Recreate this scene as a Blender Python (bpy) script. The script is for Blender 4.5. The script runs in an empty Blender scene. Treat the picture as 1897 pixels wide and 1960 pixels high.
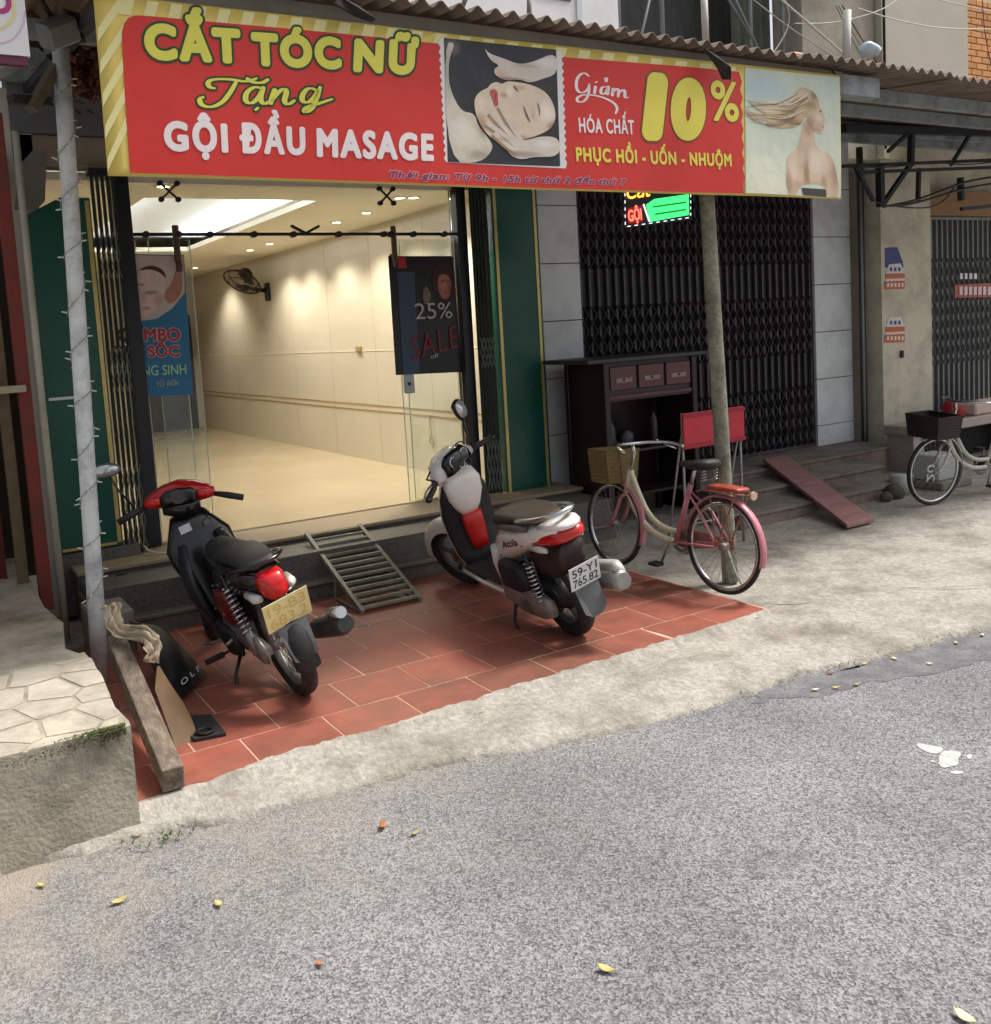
import bpy, bmesh, math, random
from mathutils import Vector, Matrix
random.seed(7)
PI = math.pi; R = math.radians
sc = bpy.context.scene
C = sc.collection

# ---------------------------------------------------------------- camera
YAW, PITCH, ROLL = 0.53378, -0.09862, -0.06082
FPX, CX, CY = 1824.8, 888.86, 812.80          # in photograph units 1897 x 1960
CAMZ = 1.72
_f = Vector((math.sin(YAW)*math.cos(PITCH), math.cos(YAW)*math.cos(PITCH), math.sin(PITCH)))
_r0 = Vector((math.cos(YAW), -math.sin(YAW), 0)); _u0 = _r0.cross(_f)
_r = _r0*math.cos(ROLL) + _u0*math.sin(ROLL); _u = -_r0*math.sin(ROLL) + _u0*math.cos(ROLL)
cam_d = bpy.data.cameras.new('camera'); cam = bpy.data.objects.new('camera', cam_d); C.objects.link(cam)
cam.matrix_world = Matrix(((_r.x, _u.x, -_f.x, 0), (_r.y, _u.y, -_f.y, 0), (_r.z, _u.z, -_f.z, CAMZ), (0, 0, 0, 1)))
cam_d.sensor_fit = 'HORIZONTAL'; cam_d.sensor_width = 36.0; cam_d.lens = 36.0*FPX/1897.0
cam_d.shift_x = (948.5-CX)/1897.0; cam_d.shift_y = -(980-CY)/1897.0
cam_d.clip_start = 0.05; cam_d.clip_end = 500
sc.camera = cam

# ---------------------------------------------------------------- world, sun, exposure
SUN_EL, SUN_AZ = R(60), R(104)                 # azimuth from +Y towards +X
w = bpy.data.worlds.new('World'); sc.world = w; w.use_nodes = True
nt = w.node_tree; nt.nodes.clear()
sky = nt.nodes.new('ShaderNodeTexSky'); sky.sky_type = 'NISHITA'; sky.sun_disc = False
sky.sun_elevation = SUN_EL; sky.sun_rotation = SUN_AZ; sky.dust_density = 6.0; sky.ozone_density = 0.6; sky.air_density = 1.0
hs = nt.nodes.new('ShaderNodeHueSaturation'); hs.inputs['Saturation'].default_value = 0.35
bg = nt.nodes.new('ShaderNodeBackground'); bg.inputs['Strength'].default_value = 0.11
wo = nt.nodes.new('ShaderNodeOutputWorld')
nt.links.new(sky.outputs[0], hs.inputs['Color']); nt.links.new(hs.outputs[0], bg.inputs['Color']); nt.links.new(bg.outputs[0], wo.inputs['Surface'])
sd = bpy.data.lights.new('sun', 'SUN'); sd.energy = 2.1; sd.angle = R(10); sd.color = (1.0, 0.965, 0.91)
sun = bpy.data.objects.new('sun', sd); C.objects.link(sun)
_sd = Vector((math.sin(SUN_AZ)*math.cos(SUN_EL), math.cos(SUN_AZ)*math.cos(SUN_EL), math.sin(SUN_EL)))
sun.rotation_euler = (-_sd).to_track_quat('-Z', 'Y').to_euler(); sun.location = _sd*30
sc.view_settings.view_transform = 'Standard'; sc.view_settings.look = 'None'
sc.view_settings.exposure = 0.72; sc.view_settings.gamma = 1.0; sc.view_settings.use_curve_mapping = False
sc.render.engine = 'CYCLES'; sc.cycles.max_bounces = 8; sc.cycles.transparent_max_bounces = 12
sc.cycles.use_denoising = True; sc.cycles.caustics_reflective = False; sc.cycles.caustics_refractive = False
sc.cycles.sample_clamp_indirect = 6.0

# photograph pixel -> point on a plane of the place
def ray(x, y): return _r*((x-CX)/FPX) - _u*((y-CY)/FPX) + _f
def pz(x, y, z=0.0):
    d = ray(x, y); return Vector((0, 0, CAMZ)) + d*((z-CAMZ)/d.z)
def py(x, y, Y):
    d = ray(x, y); return Vector((0, 0, CAMZ)) + d*(Y/d.y)
def px(x, y, X):
    d = ray(x, y); return Vector((0, 0, CAMZ)) + d*(X/d.x)

# ---------------------------------------------------------------- materials
def lin(c):
    c /= 255.0
    return c/12.92 if c <= 0.04045 else ((c+0.055)/1.055)**2.4
def rgb(r, g, b): return (lin(r), lin(g), lin(b))
_M = {}
def M(name, col=None, rough=0.6, var=0.15, scale=8.0, bump=0.0, bscale=60.0, metal=0.0, dirt=None, dscale=2.0, damt=0.0, spec=0.5, coat=0.0, stretch=None, world=False, rnd=0.0):
    if name in _M: return _M[name]
    m = bpy.data.materials.new(name); m.use_nodes = True; _M[name] = m
    n = m.node_tree; b = n.nodes['Principled BSDF']; L = n.links
    b.inputs['Roughness'].default_value = rough; b.inputs['Metallic'].default_value = metal
    b.inputs['Specular IOR Level'].default_value = spec; b.inputs['Coat Weight'].default_value = coat
    tc = n.nodes.new('ShaderNodeTexCoord'); vec = tc.outputs['Object']
    if world: vec = n.nodes.new('ShaderNodeNewGeometry').outputs['Position']
    if stretch:
        mp = n.nodes.new('ShaderNodeMapping'); mp.inputs['Scale'].default_value = stretch; L.new(vec, mp.inputs['Vector']); vec = mp.outputs[0]
    nz = n.nodes.new('ShaderNodeTexNoise'); nz.inputs['Scale'].default_value = scale; nz.inputs['Detail'].default_value = 6; nz.inputs['Roughness'].default_value = 0.65
    L.new(vec, nz.inputs['Vector'])
    cr = n.nodes.new('ShaderNodeValToRGB'); cr.color_ramp.elements[0].position = 0.3; cr.color_ramp.elements[1].position = 0.7
    cr.color_ramp.elements[0].color = tuple(max(0, c*(1-var)) for c in col) + (1,)
    cr.color_ramp.elements[1].color = tuple(min(1, c*(1+var)) for c in col) + (1,)
    L.new(nz.outputs['Fac'], cr.inputs[0]); out = cr.outputs[0]
    if dirt is not None:
        n2 = n.nodes.new('ShaderNodeTexNoise'); n2.inputs['Scale'].default_value = dscale; n2.inputs['Detail'].default_value = 9; n2.inputs['Roughness'].default_value = 0.7
        L.new(vec, n2.inputs['Vector'])
        r2 = n.nodes.new('ShaderNodeValToRGB'); r2.color_ramp.elements[0].position = 0.45; r2.color_ramp.elements[1].position = 0.68
        r2.color_ramp.elements[1].color = (damt, damt, damt, 1)
        L.new(n2.outputs['Fac'], r2.inputs[0])
        mx = n.nodes.new('ShaderNodeMixRGB'); L.new(r2.outputs[0], mx.inputs[0]); L.new(out, mx.inputs[1]); mx.inputs[2].default_value = tuple(dirt)+(1,)
        out = mx.outputs[0]
    if rnd:
        oi = n.nodes.new('ShaderNodeObjectInfo'); mr = n.nodes.new('ShaderNodeMapRange'); mr.inputs['To Min'].default_value = 1-rnd; mr.inputs['To Max'].default_value = 1+rnd
        L.new(oi.outputs['Random'], mr.inputs[0]); hv = n.nodes.new('ShaderNodeHueSaturation'); L.new(mr.outputs[0], hv.inputs['Value']); L.new(out, hv.inputs['Color']); out = hv.outputs[0]
    L.new(out, b.inputs['Base Color'])
    if rough < 0.9:
        rr = n.nodes.new('ShaderNodeMapRange'); rr.inputs['To Min'].default_value = max(0.03, rough-0.1); rr.inputs['To Max'].default_value = min(1, rough+0.12)
        L.new(nz.outputs['Fac'], rr.inputs[0]); L.new(rr.outputs[0], b.inputs['Roughness'])
    if bump:
        n3 = n.nodes.new('ShaderNodeTexNoise'); n3.inputs['Scale'].default_value = bscale; n3.inputs['Detail'].default_value = 5
        L.new(vec, n3.inputs['Vector'])
        bp = n.nodes.new('ShaderNodeBump'); bp.inputs['Strength'].default_value = bump; bp.inputs['Distance'].default_value = 0.01
        L.new(n3.outputs['Fac'], bp.inputs['Height']); L.new(bp.outputs[0], b.inputs['Normal'])
    return m
def PHOTO(name, base, spots=(), Y=4.19, noise_amt=.10, rough=.5):
    # flat print: a base colour with soft round patches of other colours, placed on the sheet in the place's own coordinates
    m = bpy.data.materials.new(name); m.use_nodes = True; n = m.node_tree; L = n.links; b = n.nodes['Principled BSDF']; b.inputs['Roughness'].default_value = rough
    g = n.nodes.new('ShaderNodeNewGeometry').outputs['Position']
    nz = n.nodes.new('ShaderNodeTexNoise'); nz.inputs['Scale'].default_value = 14; nz.inputs['Detail'].default_value = 4; L.new(g, nz.inputs['Vector'])
    cr = n.nodes.new('ShaderNodeValToRGB'); cr.color_ramp.elements[0].position = .3; cr.color_ramp.elements[1].position = .7
    cr.color_ramp.elements[0].color = tuple(c*(1-noise_amt) for c in base)+(1,); cr.color_ramp.elements[1].color = tuple(min(1, c*(1+noise_amt)) for c in base)+(1,)
    L.new(nz.outputs['Fac'], cr.inputs[0]); out = cr.outputs[0]
    for (x, y, rx, ry, col, st_) in spots:
        c = py(x, y, Y); k = abs(py(x+1, y, Y).x-c.x); kz = abs(py(x, y+1, Y).z-c.z)
        mp = n.nodes.new('ShaderNodeMapping'); mp.vector_type = 'POINT'; sx, sz = 1/(rx*k), 1/(ry*kz)
        mp.inputs['Location'].default_value = (-c.x*sx, 0, -c.z*sz); mp.inputs['Scale'].default_value = (sx, 0, sz); L.new(g, mp.inputs['Vector'])
        ln = n.nodes.new('ShaderNodeVectorMath'); ln.operation = 'LENGTH'; L.new(mp.outputs[0], ln.inputs[0])
        mr = n.nodes.new('ShaderNodeMapRange'); mr.interpolation_type = 'SMOOTHSTEP'; mr.inputs['From Min'].default_value = 1.0; mr.inputs['From Max'].default_value = .15; mr.inputs['To Max'].default_value = st_; L.new(ln.outputs['Value'], mr.inputs[0])
        mx = n.nodes.new('ShaderNodeMixRGB'); L.new(mr.outputs[0], mx.inputs[0]); L.new(out, mx.inputs[1]); mx.inputs[2].default_value = tuple(col)+(1,); out = mx.outputs[0]
    L.new(out, b.inputs['Base Color']); wr = n.nodes.new('ShaderNodeTexNoise'); wr.inputs['Scale'].default_value = 5; wr.inputs['Detail'].default_value = 3; L.new(g, wr.inputs['Vector'])
    bp_ = n.nodes.new('ShaderNodeBump'); bp_.inputs['Strength'].default_value = .35; bp_.inputs['Distance'].default_value = .03; L.new(wr.outputs['Fac'], bp_.inputs['Height']); L.new(bp_.outputs[0], b.inputs['Normal'])
    _M[name] = m; return m
def EM(name, col, st):
    if name in _M: return _M[name]
    m = bpy.data.materials.new(name); m.use_nodes = True; _M[name] = m
    b = m.node_tree.nodes['Principled BSDF']; b.inputs['Base Color'].default_value = (*col, 1)
    b.inputs['Emission Color'].default_value = (*col, 1); b.inputs['Emission Strength'].default_value = st
    return m
def GLASS(name, tint=(0.93, 0.97, 0.95), ior=1.45):
    if name in _M: return _M[name]
    m = bpy.data.materials.new(name); m.use_nodes = True; _M[name] = m
    n = m.node_tree; n.nodes.clear(); o = n.nodes.new('ShaderNodeOutputMaterial')
    t = n.nodes.new('ShaderNodeBsdfTransparent'); t.inputs[0].default_value = (*tint, 1)
    g = n.nodes.new('ShaderNodeBsdfGlossy'); g.inputs['Roughness'].default_value = 0.02
    f = n.nodes.new('ShaderNodeFresnel'); f.inputs[0].default_value = ior
    x = n.nodes.new('ShaderNodeMixShader')
    n.links.new(f.outputs[0], x.inputs[0]); n.links.new(t.outputs[0], x.inputs[1]); n.links.new(g.outputs[0], x.inputs[2]); n.links.new(x.outputs[0], o.inputs['Surface'])
    return m

# ---------------------------------------------------------------- objects
def tag(o, label=None, cat=None, group=None, kind=None):
    if label: o['label'] = label
    if cat: o['category'] = cat
    if group: o['group'] = group
    if kind: o['kind'] = kind
    return o
def thing(name, label, cat, loc=(0, 0, 0), rot=(0, 0, 0), group=None):
    o = bpy.data.objects.new(name, None); C.objects.link(o); o.location = loc; o.rotation_euler = rot; o.empty_display_size = 0.1
    return tag(o, label, cat, group)
class MB:
    def __init__(s): s.v = []; s.f = []; s.sm = []
    def add(s, vs, fs, smooth=False):
        k = len(s.v); s.v += [tuple(v) for v in vs]; s.f += [tuple(i+k for i in f) for f in fs]; s.sm += [smooth]*len(fs); return s
    def box(s, a, b):
        x0, y0, z0 = a; x1, y1, z1 = b
        x0, x1 = min(x0, x1), max(x0, x1); y0, y1 = min(y0, y1), max(y0, y1); z0, z1 = min(z0, z1), max(z0, z1)
        return s.add([(x0, y0, z0), (x1, y0, z0), (x1, y1, z0), (x0, y1, z0), (x0, y0, z1), (x1, y0, z1), (x1, y1, z1), (x0, y1, z1)],
                     [(0, 3, 2, 1), (4, 5, 6, 7), (0, 1, 5, 4), (1, 2, 6, 5), (2, 3, 7, 6), (3, 0, 4, 7)])
    def bbox(s, a, b, c=0.005):                      # bevelled box
        x0, y0, z0 = (min(p, q) for p, q in zip(a, b)); x1, y1, z1 = (max(p, q) for p, q in zip(a, b))
        bm = bmesh.new(); bmesh.ops.create_cube(bm, size=1)
        for v in bm.verts: v.co = Vector((x0+(v.co.x+.5)*(x1-x0), y0+(v.co.y+.5)*(y1-y0), z0+(v.co.z+.5)*(z1-z0)))
        bmesh.ops.bevel(bm, geom=bm.edges[:], offset=min(c, .45*min(x1-x0, y1-y0, z1-z0)), segments=1, affect='EDGES')
        bm.verts.index_update(); s.add([v.co[:] for v in bm.verts], [[v.index for v in f.verts] for f in bm.faces]); bm.free(); return s
    def beam(s, p, q, wd, ht, up=(0, 0, 1)):         # rectangular bar p->q
        p, q = Vector(p), Vector(q); d = (q-p).normalized(); u = Vector(up)
        if abs(d.dot(u)) > .98: u = Vector((0, 1, 0)) if abs(d.y) < .9 else Vector((1, 0, 0))
        a = d.cross(u).normalized(); u = a.cross(d).normalized(); vs = []
        for e in (p, q):
            for i, j in ((-1, -1), (1, -1), (1, 1), (-1, 1)): vs.append(e+a*(i*wd/2)+u*(j*ht/2))
        return s.add(vs, [(0, 1, 2, 3), (7, 6, 5, 4), (0, 4, 5, 1), (1, 5, 6, 2), (2, 6, 7, 3), (3, 7, 4, 0)])
    def tube(s, pts, r, n=8, closed=False, cap=True):
        pts = [Vector(p) for p in pts]; N = len(pts); rs = r if isinstance(r, (list, tuple)) else [r]*N
        prev = None; vs = []
        for i in range(N):
            if closed: d = pts[(i+1) % N]-pts[i-1]
            else: d = pts[min(i+1, N-1)]-pts[max(i-1, 0)]
            if d.length < 1e-9: d = Vector((0, 0, 1))
            d.normalize()
            if prev is None:
                a = d.orthogonal().normalized()
            else:
                a = prev-d*prev.dot(d)
                if a.length < 1e-6: a = d.orthogonal()
                a.normalize()
            prev = a; b = d.cross(a)
            for k in range(n):
                t = 2*PI*k/n; vs.append(pts[i]+(a*math.cos(t)+b*math.sin(t))*rs[i])
        fs = []
        for i in range(N if closed else N-1):
            j = (i+1) % N
            for k in range(n): fs.append((i*n+k, i*n+(k+1) % n, j*n+(k+1) % n, j*n+k))
        s.add(vs, fs, True)
        if cap and not closed:
            k = len(s.v)-N*n; s.f.append(tuple(k+i for i in reversed(range(n)))); s.f.append(tuple(k+(N-1)*n+i for i in range(n))); s.sm += [False, False]
        return s
    def cyl(s, p, q, r, n=12, r2=None): return s.tube([p, q], [r, r if r2 is None else r2], n)
    def hull(s, secs, n=16, axis='x', e=2.4, cap=True):     # secs: (pos, c1, c2, h1, h2): superellipse rings
        vs = []
        for q in secs:
            pos, c1, c2, h1, h2 = q[:5]; ee = q[5] if len(q) > 5 else e
            for k in range(n):
                t = 2*PI*k/n; a, b = math.cos(t), math.sin(t)
                a = math.copysign(abs(a)**(2/ee), a)*h1+c1; b = math.copysign(abs(b)**(2/ee), b)*h2+c2
                vs.append({'x': (pos, a, b), 'y': (a, pos, b), 'z': (a, b, pos)}[axis])
        fs = []
        for i in range(len(secs)-1):
            for k in range(n): fs.append((i*n+k, i*n+(k+1) % n, (i+1)*n+(k+1) % n, (i+1)*n+k))
        s.add(vs, fs, True)
        if cap:
            k = len(s.v)-len(secs)*n; s.f.append(tuple(k+i for i in reversed(range(n)))); s.f.append(tuple(k+(len(secs)-1)*n+i for i in range(n))); s.sm += [True, True]
        return s
    def sphere(s, c, r, n=12, m=8):
        rr = r if isinstance(r, (tuple, list)) else (r, r, r); vs = []
        for i in range(m+1):
            a = PI*i/m
            for k in range(n):
                t = 2*PI*k/n; vs.append((c[0]+rr[0]*math.sin(a)*math.cos(t), c[1]+rr[1]*math.sin(a)*math.sin(t), c[2]+rr[2]*math.cos(a)))
        return s.add(vs, [(i*n+k, (i+1)*n+k, (i+1)*n+(k+1) % n, i*n+(k+1) % n) for i in range(m) for k in range(n)], True)
    def ring(s, c, R0, prof, n=40, axis='y'):          # prof: closed list of (radial offset, axial) points swept round the axis
        vs = []; m = len(prof)
        for i in range(n):
            t = 2*PI*i/n
            for (dr, ax) in prof:
                r = R0+dr; a, b = r*math.cos(t), r*math.sin(t)
                p = {'y': (a, ax, b), 'x': (ax, a, b), 'z': (a, b, ax)}[axis]
                vs.append((c[0]+p[0], c[1]+p[1], c[2]+p[2]))
        return s.add(vs, [(i*m+j, i*m+(j+1) % m, ((i+1) % n)*m+(j+1) % m, ((i+1) % n)*m+j) for i in range(n) for j in range(m)], True)
    def prism(s, poly, d, smooth=False):               # poly: 3D points, d: extrusion vector
        n = len(poly); d = Vector(d); vs = [Vector(p) for p in poly]; vs += [v+d for v in vs]
        s.add(vs, [tuple(range(n))[::-1], tuple(range(n, 2*n))]+[(i, (i+1) % n, n+(i+1) % n, n+i) for i in range(n)], smooth); return s
    def build(s, name, mat, parent=None, bevel=0, subd=0, flat=False):
        me = bpy.data.meshes.new(name); me.from_pydata(s.v, [], s.f); me.update()
        if not flat: me.polygons.foreach_set('use_smooth', s.sm)
        me.materials.append(mat); o = bpy.data.objects.new(name, me); C.objects.link(o); o.parent = parent
        bm = bmesh.new(); bm.from_mesh(me); bmesh.ops.recalc_face_normals(bm, faces=bm.faces); bm.to_mesh(me); bm.free()
        if bevel:
            b = o.modifiers.new('bevel', 'BEVEL'); b.width = bevel; b.segments = 2; b.limit_method = 'ANGLE'; b.angle_limit = R(40)
        if subd:
            b = o.modifiers.new('subd', 'SUBSURF'); b.levels = subd; b.render_levels = subd
        return o
def shared(o, parent, name=None, loc=None, rot=None):     # a copy sharing mesh data
    c = o.copy(); C.objects.link(c); c.parent = parent
    if loc is not None: c.location = loc
    if rot is not None: c.rotation_euler = rot
    return c
def struct(mb, name, mat, parent=None, **k):
    o = mb.build(name, mat, parent, **k)
    if parent is None: o['kind'] = 'structure'
    return o
def smooth_pts(p, n=2, closed=False):
    p = [Vector(q) for q in p]
    for _ in range(n):
        q = [] if closed else [p[0]]
        for i in range(len(p) if closed else len(p)-1):
            a, b = p[i], p[(i+1) % len(p)]; q += [a*.75+b*.25, a*.25+b*.75]
        if not closed: q.append(p[-1])
        p = q
    return p
def sag(p, q, drop, n=10):
    p, q = Vector(p), Vector(q)
    return [p.lerp(q, i/n)-Vector((0, 0, drop*4*(i/n)*(1-i/n))) for i in range(n+1)]
# lettering: built-in font turned into a flat mesh on the plane through three points
_T = {}
def text_mesh(s, off=0.0, shear=0.0, space=1.0):
    k = (s, off, shear, space)
    if k in _T: return _T[k]
    cu = bpy.data.curves.new('lettering', 'FONT'); cu.body = s; cu.offset = off; cu.shear = shear; cu.space_character = space; cu.resolution_u = 6
    o = bpy.data.objects.new('lettering', cu); C.objects.link(o)
    dg = bpy.context.evaluated_depsgraph_get(); dg.update(); ev = o.evaluated_get(dg); me = ev.to_mesh()
    r = ([v.co.copy() for v in me.vertices], [tuple(p.vertices) for p in me.polygons]); ev.to_mesh_clear()
    bpy.data.objects.remove(o); bpy.data.curves.remove(cu); _T[k] = r; return r
def text_on(mb, s, P0, P1, P2, lift, off=0.0, outline=0.0, shear=0.0, cap=0.71, space=1.0, hs=1.0):
    # bold strokes and outlines are grown by laying shifted copies of the glyphs, each a hair in front of the last
    P0, P1, P2 = Vector(P0), Vector(P1), Vector(P2)
    vs, fs = text_mesh(s, 0.0, shear, space); x0 = min(v.x for v in vs)-off; x1 = max(v.x for v in vs)+off
    ex = (P1-P0)/(x1-x0); ey = (P2-P0)/(cap+off); L = Vector(lift); d = off+outline; nrm = ex.cross(ey).normalized()
    rx, ry = 1.0, ex.length/ey.length
    cps = [(0, 0)]
    if d > 0:
        n = 8 if d < .02 else 16 if d < .06 else 24
        cps += [(d*math.cos(2*PI*k/n), d*ry*math.sin(2*PI*k/n)) for k in range(n)]
        if d > .05: cps += [(.5*d*math.cos(2*PI*k/10), .5*d*ry*math.sin(2*PI*k/10)) for k in range(10)]
    for i, (a, b) in enumerate(cps):
        mb.add([P0+ex*(v.x-x0+a)+ey*(v.y+b+off*.5)+L+nrm*(i*.00002) for v in vs], fs)
    return mb
from mathutils import noise
# ================================================================ ground
def asphalt():
    m = bpy.data.materials.new('asphalt'); m.use_nodes = True; n = m.node_tree; L = n.links; b = n.nodes['Principled BSDF']
    g = n.nodes.new('ShaderNodeNewGeometry').outputs['Position']
    def vor(scale, lo, hi, c0, c1):
        v = n.nodes.new('ShaderNodeTexVoronoi'); v.inputs['Scale'].default_value = scale; L.new(g, v.inputs['Vector'])
        r = n.nodes.new('ShaderNodeValToRGB'); r.color_ramp.elements[0].position = lo; r.color_ramp.elements[1].position = hi
        r.color_ramp.elements[0].color = (*c0, 1); r.color_ramp.elements[1].color = (*c1, 1)
        s = n.nodes.new('ShaderNodeSeparateColor'); L.new(v.outputs['Color'], s.inputs[0]); L.new(s.outputs[0], r.inputs[0]); return v, r
    v1, r1 = vor(150, 0.1, 0.9, (.06, .06, .062), (.37, .37, .375))
    v2, r2 = vor(78, 0.2, 1.0, (.11, .11, .112), (.28, .28, .28))
    mx = n.nodes.new('ShaderNodeMixRGB'); mx.inputs[0].default_value = .42; L.new(r1.outputs[0], mx.inputs[1]); L.new(r2.outputs[0], mx.inputs[2])
    nz = n.nodes.new('ShaderNodeTexNoise'); nz.inputs['Scale'].default_value = 1.3; nz.inputs['Detail'].default_value = 7; L.new(g, nz.inputs['Vector'])
    mr = n.nodes.new('ShaderNodeMapRange'); mr.inputs['From Min'].default_value = .3; mr.inputs['From Max'].default_value = .7; mr.inputs['To Min'].default_value = .78; mr.inputs['To Max'].default_value = 1.12; L.new(nz.outputs['Fac'], mr.inputs[0])
    hv = n.nodes.new('ShaderNodeHueSaturation'); L.new(mr.outputs[0], hv.inputs['Value']); L.new(mx.outputs[0], hv.inputs['Color'])
    # sandy dust swept towards the kerb on the left
    sp = n.nodes.new('ShaderNodeSeparateXYZ'); L.new(g, sp.inputs[0])
    def rng(sock, a, c):
        q = n.nodes.new('ShaderNodeMapRange'); q.inputs['From Min'].default_value = a; q.inputs['From Max'].default_value = c; L.new(sock, q.inputs[0]); return q.outputs[0]
    def mul(a, c, op='MULTIPLY'):
        q = n.nodes.new('ShaderNodeMath'); q.operation = op; L.new(a, q.inputs[0])
        if isinstance(c, float): q.inputs[1].default_value = c
        else: L.new(c, q.inputs[1])
        return q.outputs[0]
    n2 = n.nodes.new('ShaderNodeTexNoise'); n2.inputs['Scale'].default_value = 2.2; n2.inputs['Detail'].default_value = 8; n2.inputs['Roughness'].default_value = .7; L.new(g, n2.inputs['Vector'])
    d = mul(mul(rng(sp.outputs[1], 2.3, 3.5), rng(sp.outputs[0], 3.0, 0.2)), rng(n2.outputs['Fac'], .35, .6))
    d = mul(d, 0.75)
    m2 = n.nodes.new('ShaderNodeMixRGB'); L.new(d, m2.inputs[0]); L.new(hv.outputs[0], m2.inputs[1]); m2.inputs[2].default_value = (.36, .30, .235, 1)
    # old dark spots
    n4 = n.nodes.new('ShaderNodeTexNoise'); n4.inputs['Scale'].default_value = 3.1; n4.inputs['Detail'].default_value = 6; L.new(g, n4.inputs['Vector'])
    m3 = n.nodes.new('ShaderNodeMixRGB'); L.new(mul(rng(n4.outputs['Fac'], .66, .74), .45), m3.inputs[0]); L.new(m2.outputs[0], m3.inputs[1]); m3.inputs[2].default_value = (.07, .07, .07, 1)
    L.new(m3.outputs[0], b.inputs['Base Color']); b.inputs['Roughness'].default_value = .92
    bp = n.nodes.new('ShaderNodeBump'); bp.inputs['Strength'].default_value = .55; bp.inputs['Distance'].default_value = .006
    L.new(v1.outputs['Distance'], bp.inputs['Height']); L.new(bp.outputs[0], b.inputs['Normal']); return m
m_conc = M('sidewalk_concrete', rgb(166, 160, 150), .95, .30, 34, .8, 70, dirt=rgb(104, 97, 86), dscale=2.2, damt=.85, world=True)
m_conc2 = M('grey_concrete', rgb(140, 135, 124), .9, .2, 6, .4, 70, dirt=rgb(88, 82, 72), dscale=3.2, damt=.8, world=True)
m_earth = M('earth', rgb(96, 88, 78), .95, .25, 3, world=True)
MB().add([(-150, -150, -.14), (150, -150, -.14), (150, 150, -.14), (-150, 150, -.14)], [(0, 1, 2, 3)]).build('ground', m_earth)['kind'] = 'structure'
MB().add([(-60, -40, -.085), (90, -40, -.085), (90, 4.2, -.085), (-60, 4.2, -.085)], [(0, 1, 2, 3)]).build('road', asphalt())['kind'] = 'structure'
edge = [pz(x, y, -.075) for x, y in ((250, 1597), (430, 1570), (610, 1530), (660, 1510), (780, 1478), (956, 1440), (1104, 1416), (1229, 1386), (1371, 1346), (1541, 1288), (1716, 1247), (1897, 1198))]
def edge_y(x):
    e = edge
    if x <= e[0].x: return e[0].y
    for a, b in zip(e, e[1:]):
        if a.x <= x <= b.x: return a.y+(b.y-a.y)*(x-a.x)/max(1e-6, b.x-a.x)
    return e[-1].y-.03*(x-e[-1].x) if x < 9 else e[-1].y-.1
mb = MB(); xs = [-.6+.035*i for i in range(int(9.6/.035))]+[9+1.5*i for i in range(1, 22)]; rows = []
fr = [0, .012, .03, .08, .16, .3, .5, .75, 1.0]
for x in xs:
    ye = edge_y(x)+.05*noise.noise((x*3.1, 0, 0))+.03*noise.noise((x*11, 4, 0))+.012*noise.noise((x*40, 7, 0)); yb = 3.95; col = []
    col.append((x, ye-.012, -.1))
    for f in fr:
        y = ye+(yb-ye)*f; z = -.016-.040*(1-f)**2-.016*max(0, 1-f*22)
        z += .008*noise.noise((x*6, y*6, 1))*(1-f)+.006*noise.noise((x*22, y*22, 3))*(1 if f < .5 else 0)
        col.append((x, y, z))
    col.append((x, 7.6, -.016)); rows.append(col)
K = len(rows[0]); mb.add([p for c in rows for p in c], [(i*K+j, (i+1)*K+j, (i+1)*K+j+1, i*K+j+1) for i in range(len(rows)-1) for j in range(K-1)], True)
struct(mb, 'sidewalk', m_conc)
# darker fresh asphalt along the gutter on the right and a worn paint blotch
def blob(pts, z, n=2, jit=0.0):
    q = smooth_pts([pz(x, y, z) for x, y in pts], n, True)
    return [Vector((p.x+jit*noise.noise((p.x*9, p.y*9, 2)), p.y+jit*noise.noise((p.x*9, p.y*9, 8)), z)) for p in q]
m_dark = M('fresh_asphalt', rgb(98, 98, 102), .9, .35, 70, .5, 120, dirt=rgb(150, 148, 144), dscale=9, damt=.5, world=True)
p = blob([(1425, 1352), (1500, 1335), (1580, 1330), (1700, 1300), (1800, 1290), (1897, 1262), (2000, 1235), (2000, 1185), (1897, 1207), (1716, 1255), (1640, 1270), (1541, 1300), (1470, 1325)], -.083, 3, .09)
MB().add(p, [tuple(range(len(p)))]).build('road_patch', m_dark)['kind'] = 'structure'
m_paint = M('worn_white_paint', rgb(192, 190, 184), .85, .25, 120, dirt=rgb(140, 140, 140), dscale=26, damt=.95, world=True)
for pts_ in ([(1750, 1426), (1766, 1420), (1785, 1425), (1806, 1432), (1800, 1442), (1780, 1437), (1764, 1432)], [(1796, 1440), (1822, 1438), (1846, 1450), (1834, 1456), (1838, 1464), (1812, 1472), (1800, 1462), (1788, 1456)], [(1812, 1478), (1834, 1474), (1846, 1477), (1830, 1481)], [(1852, 1452), (1862, 1450), (1866, 1455), (1856, 1457)], [(1776, 1448), (1784, 1446), (1786, 1452), (1778, 1453)]):
    p = blob(pts_, -.0825, 3, .05); MB().add(p, [tuple(range(len(p)))]).build('paint_mark', m_paint)['kind'] = 'structure'
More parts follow.
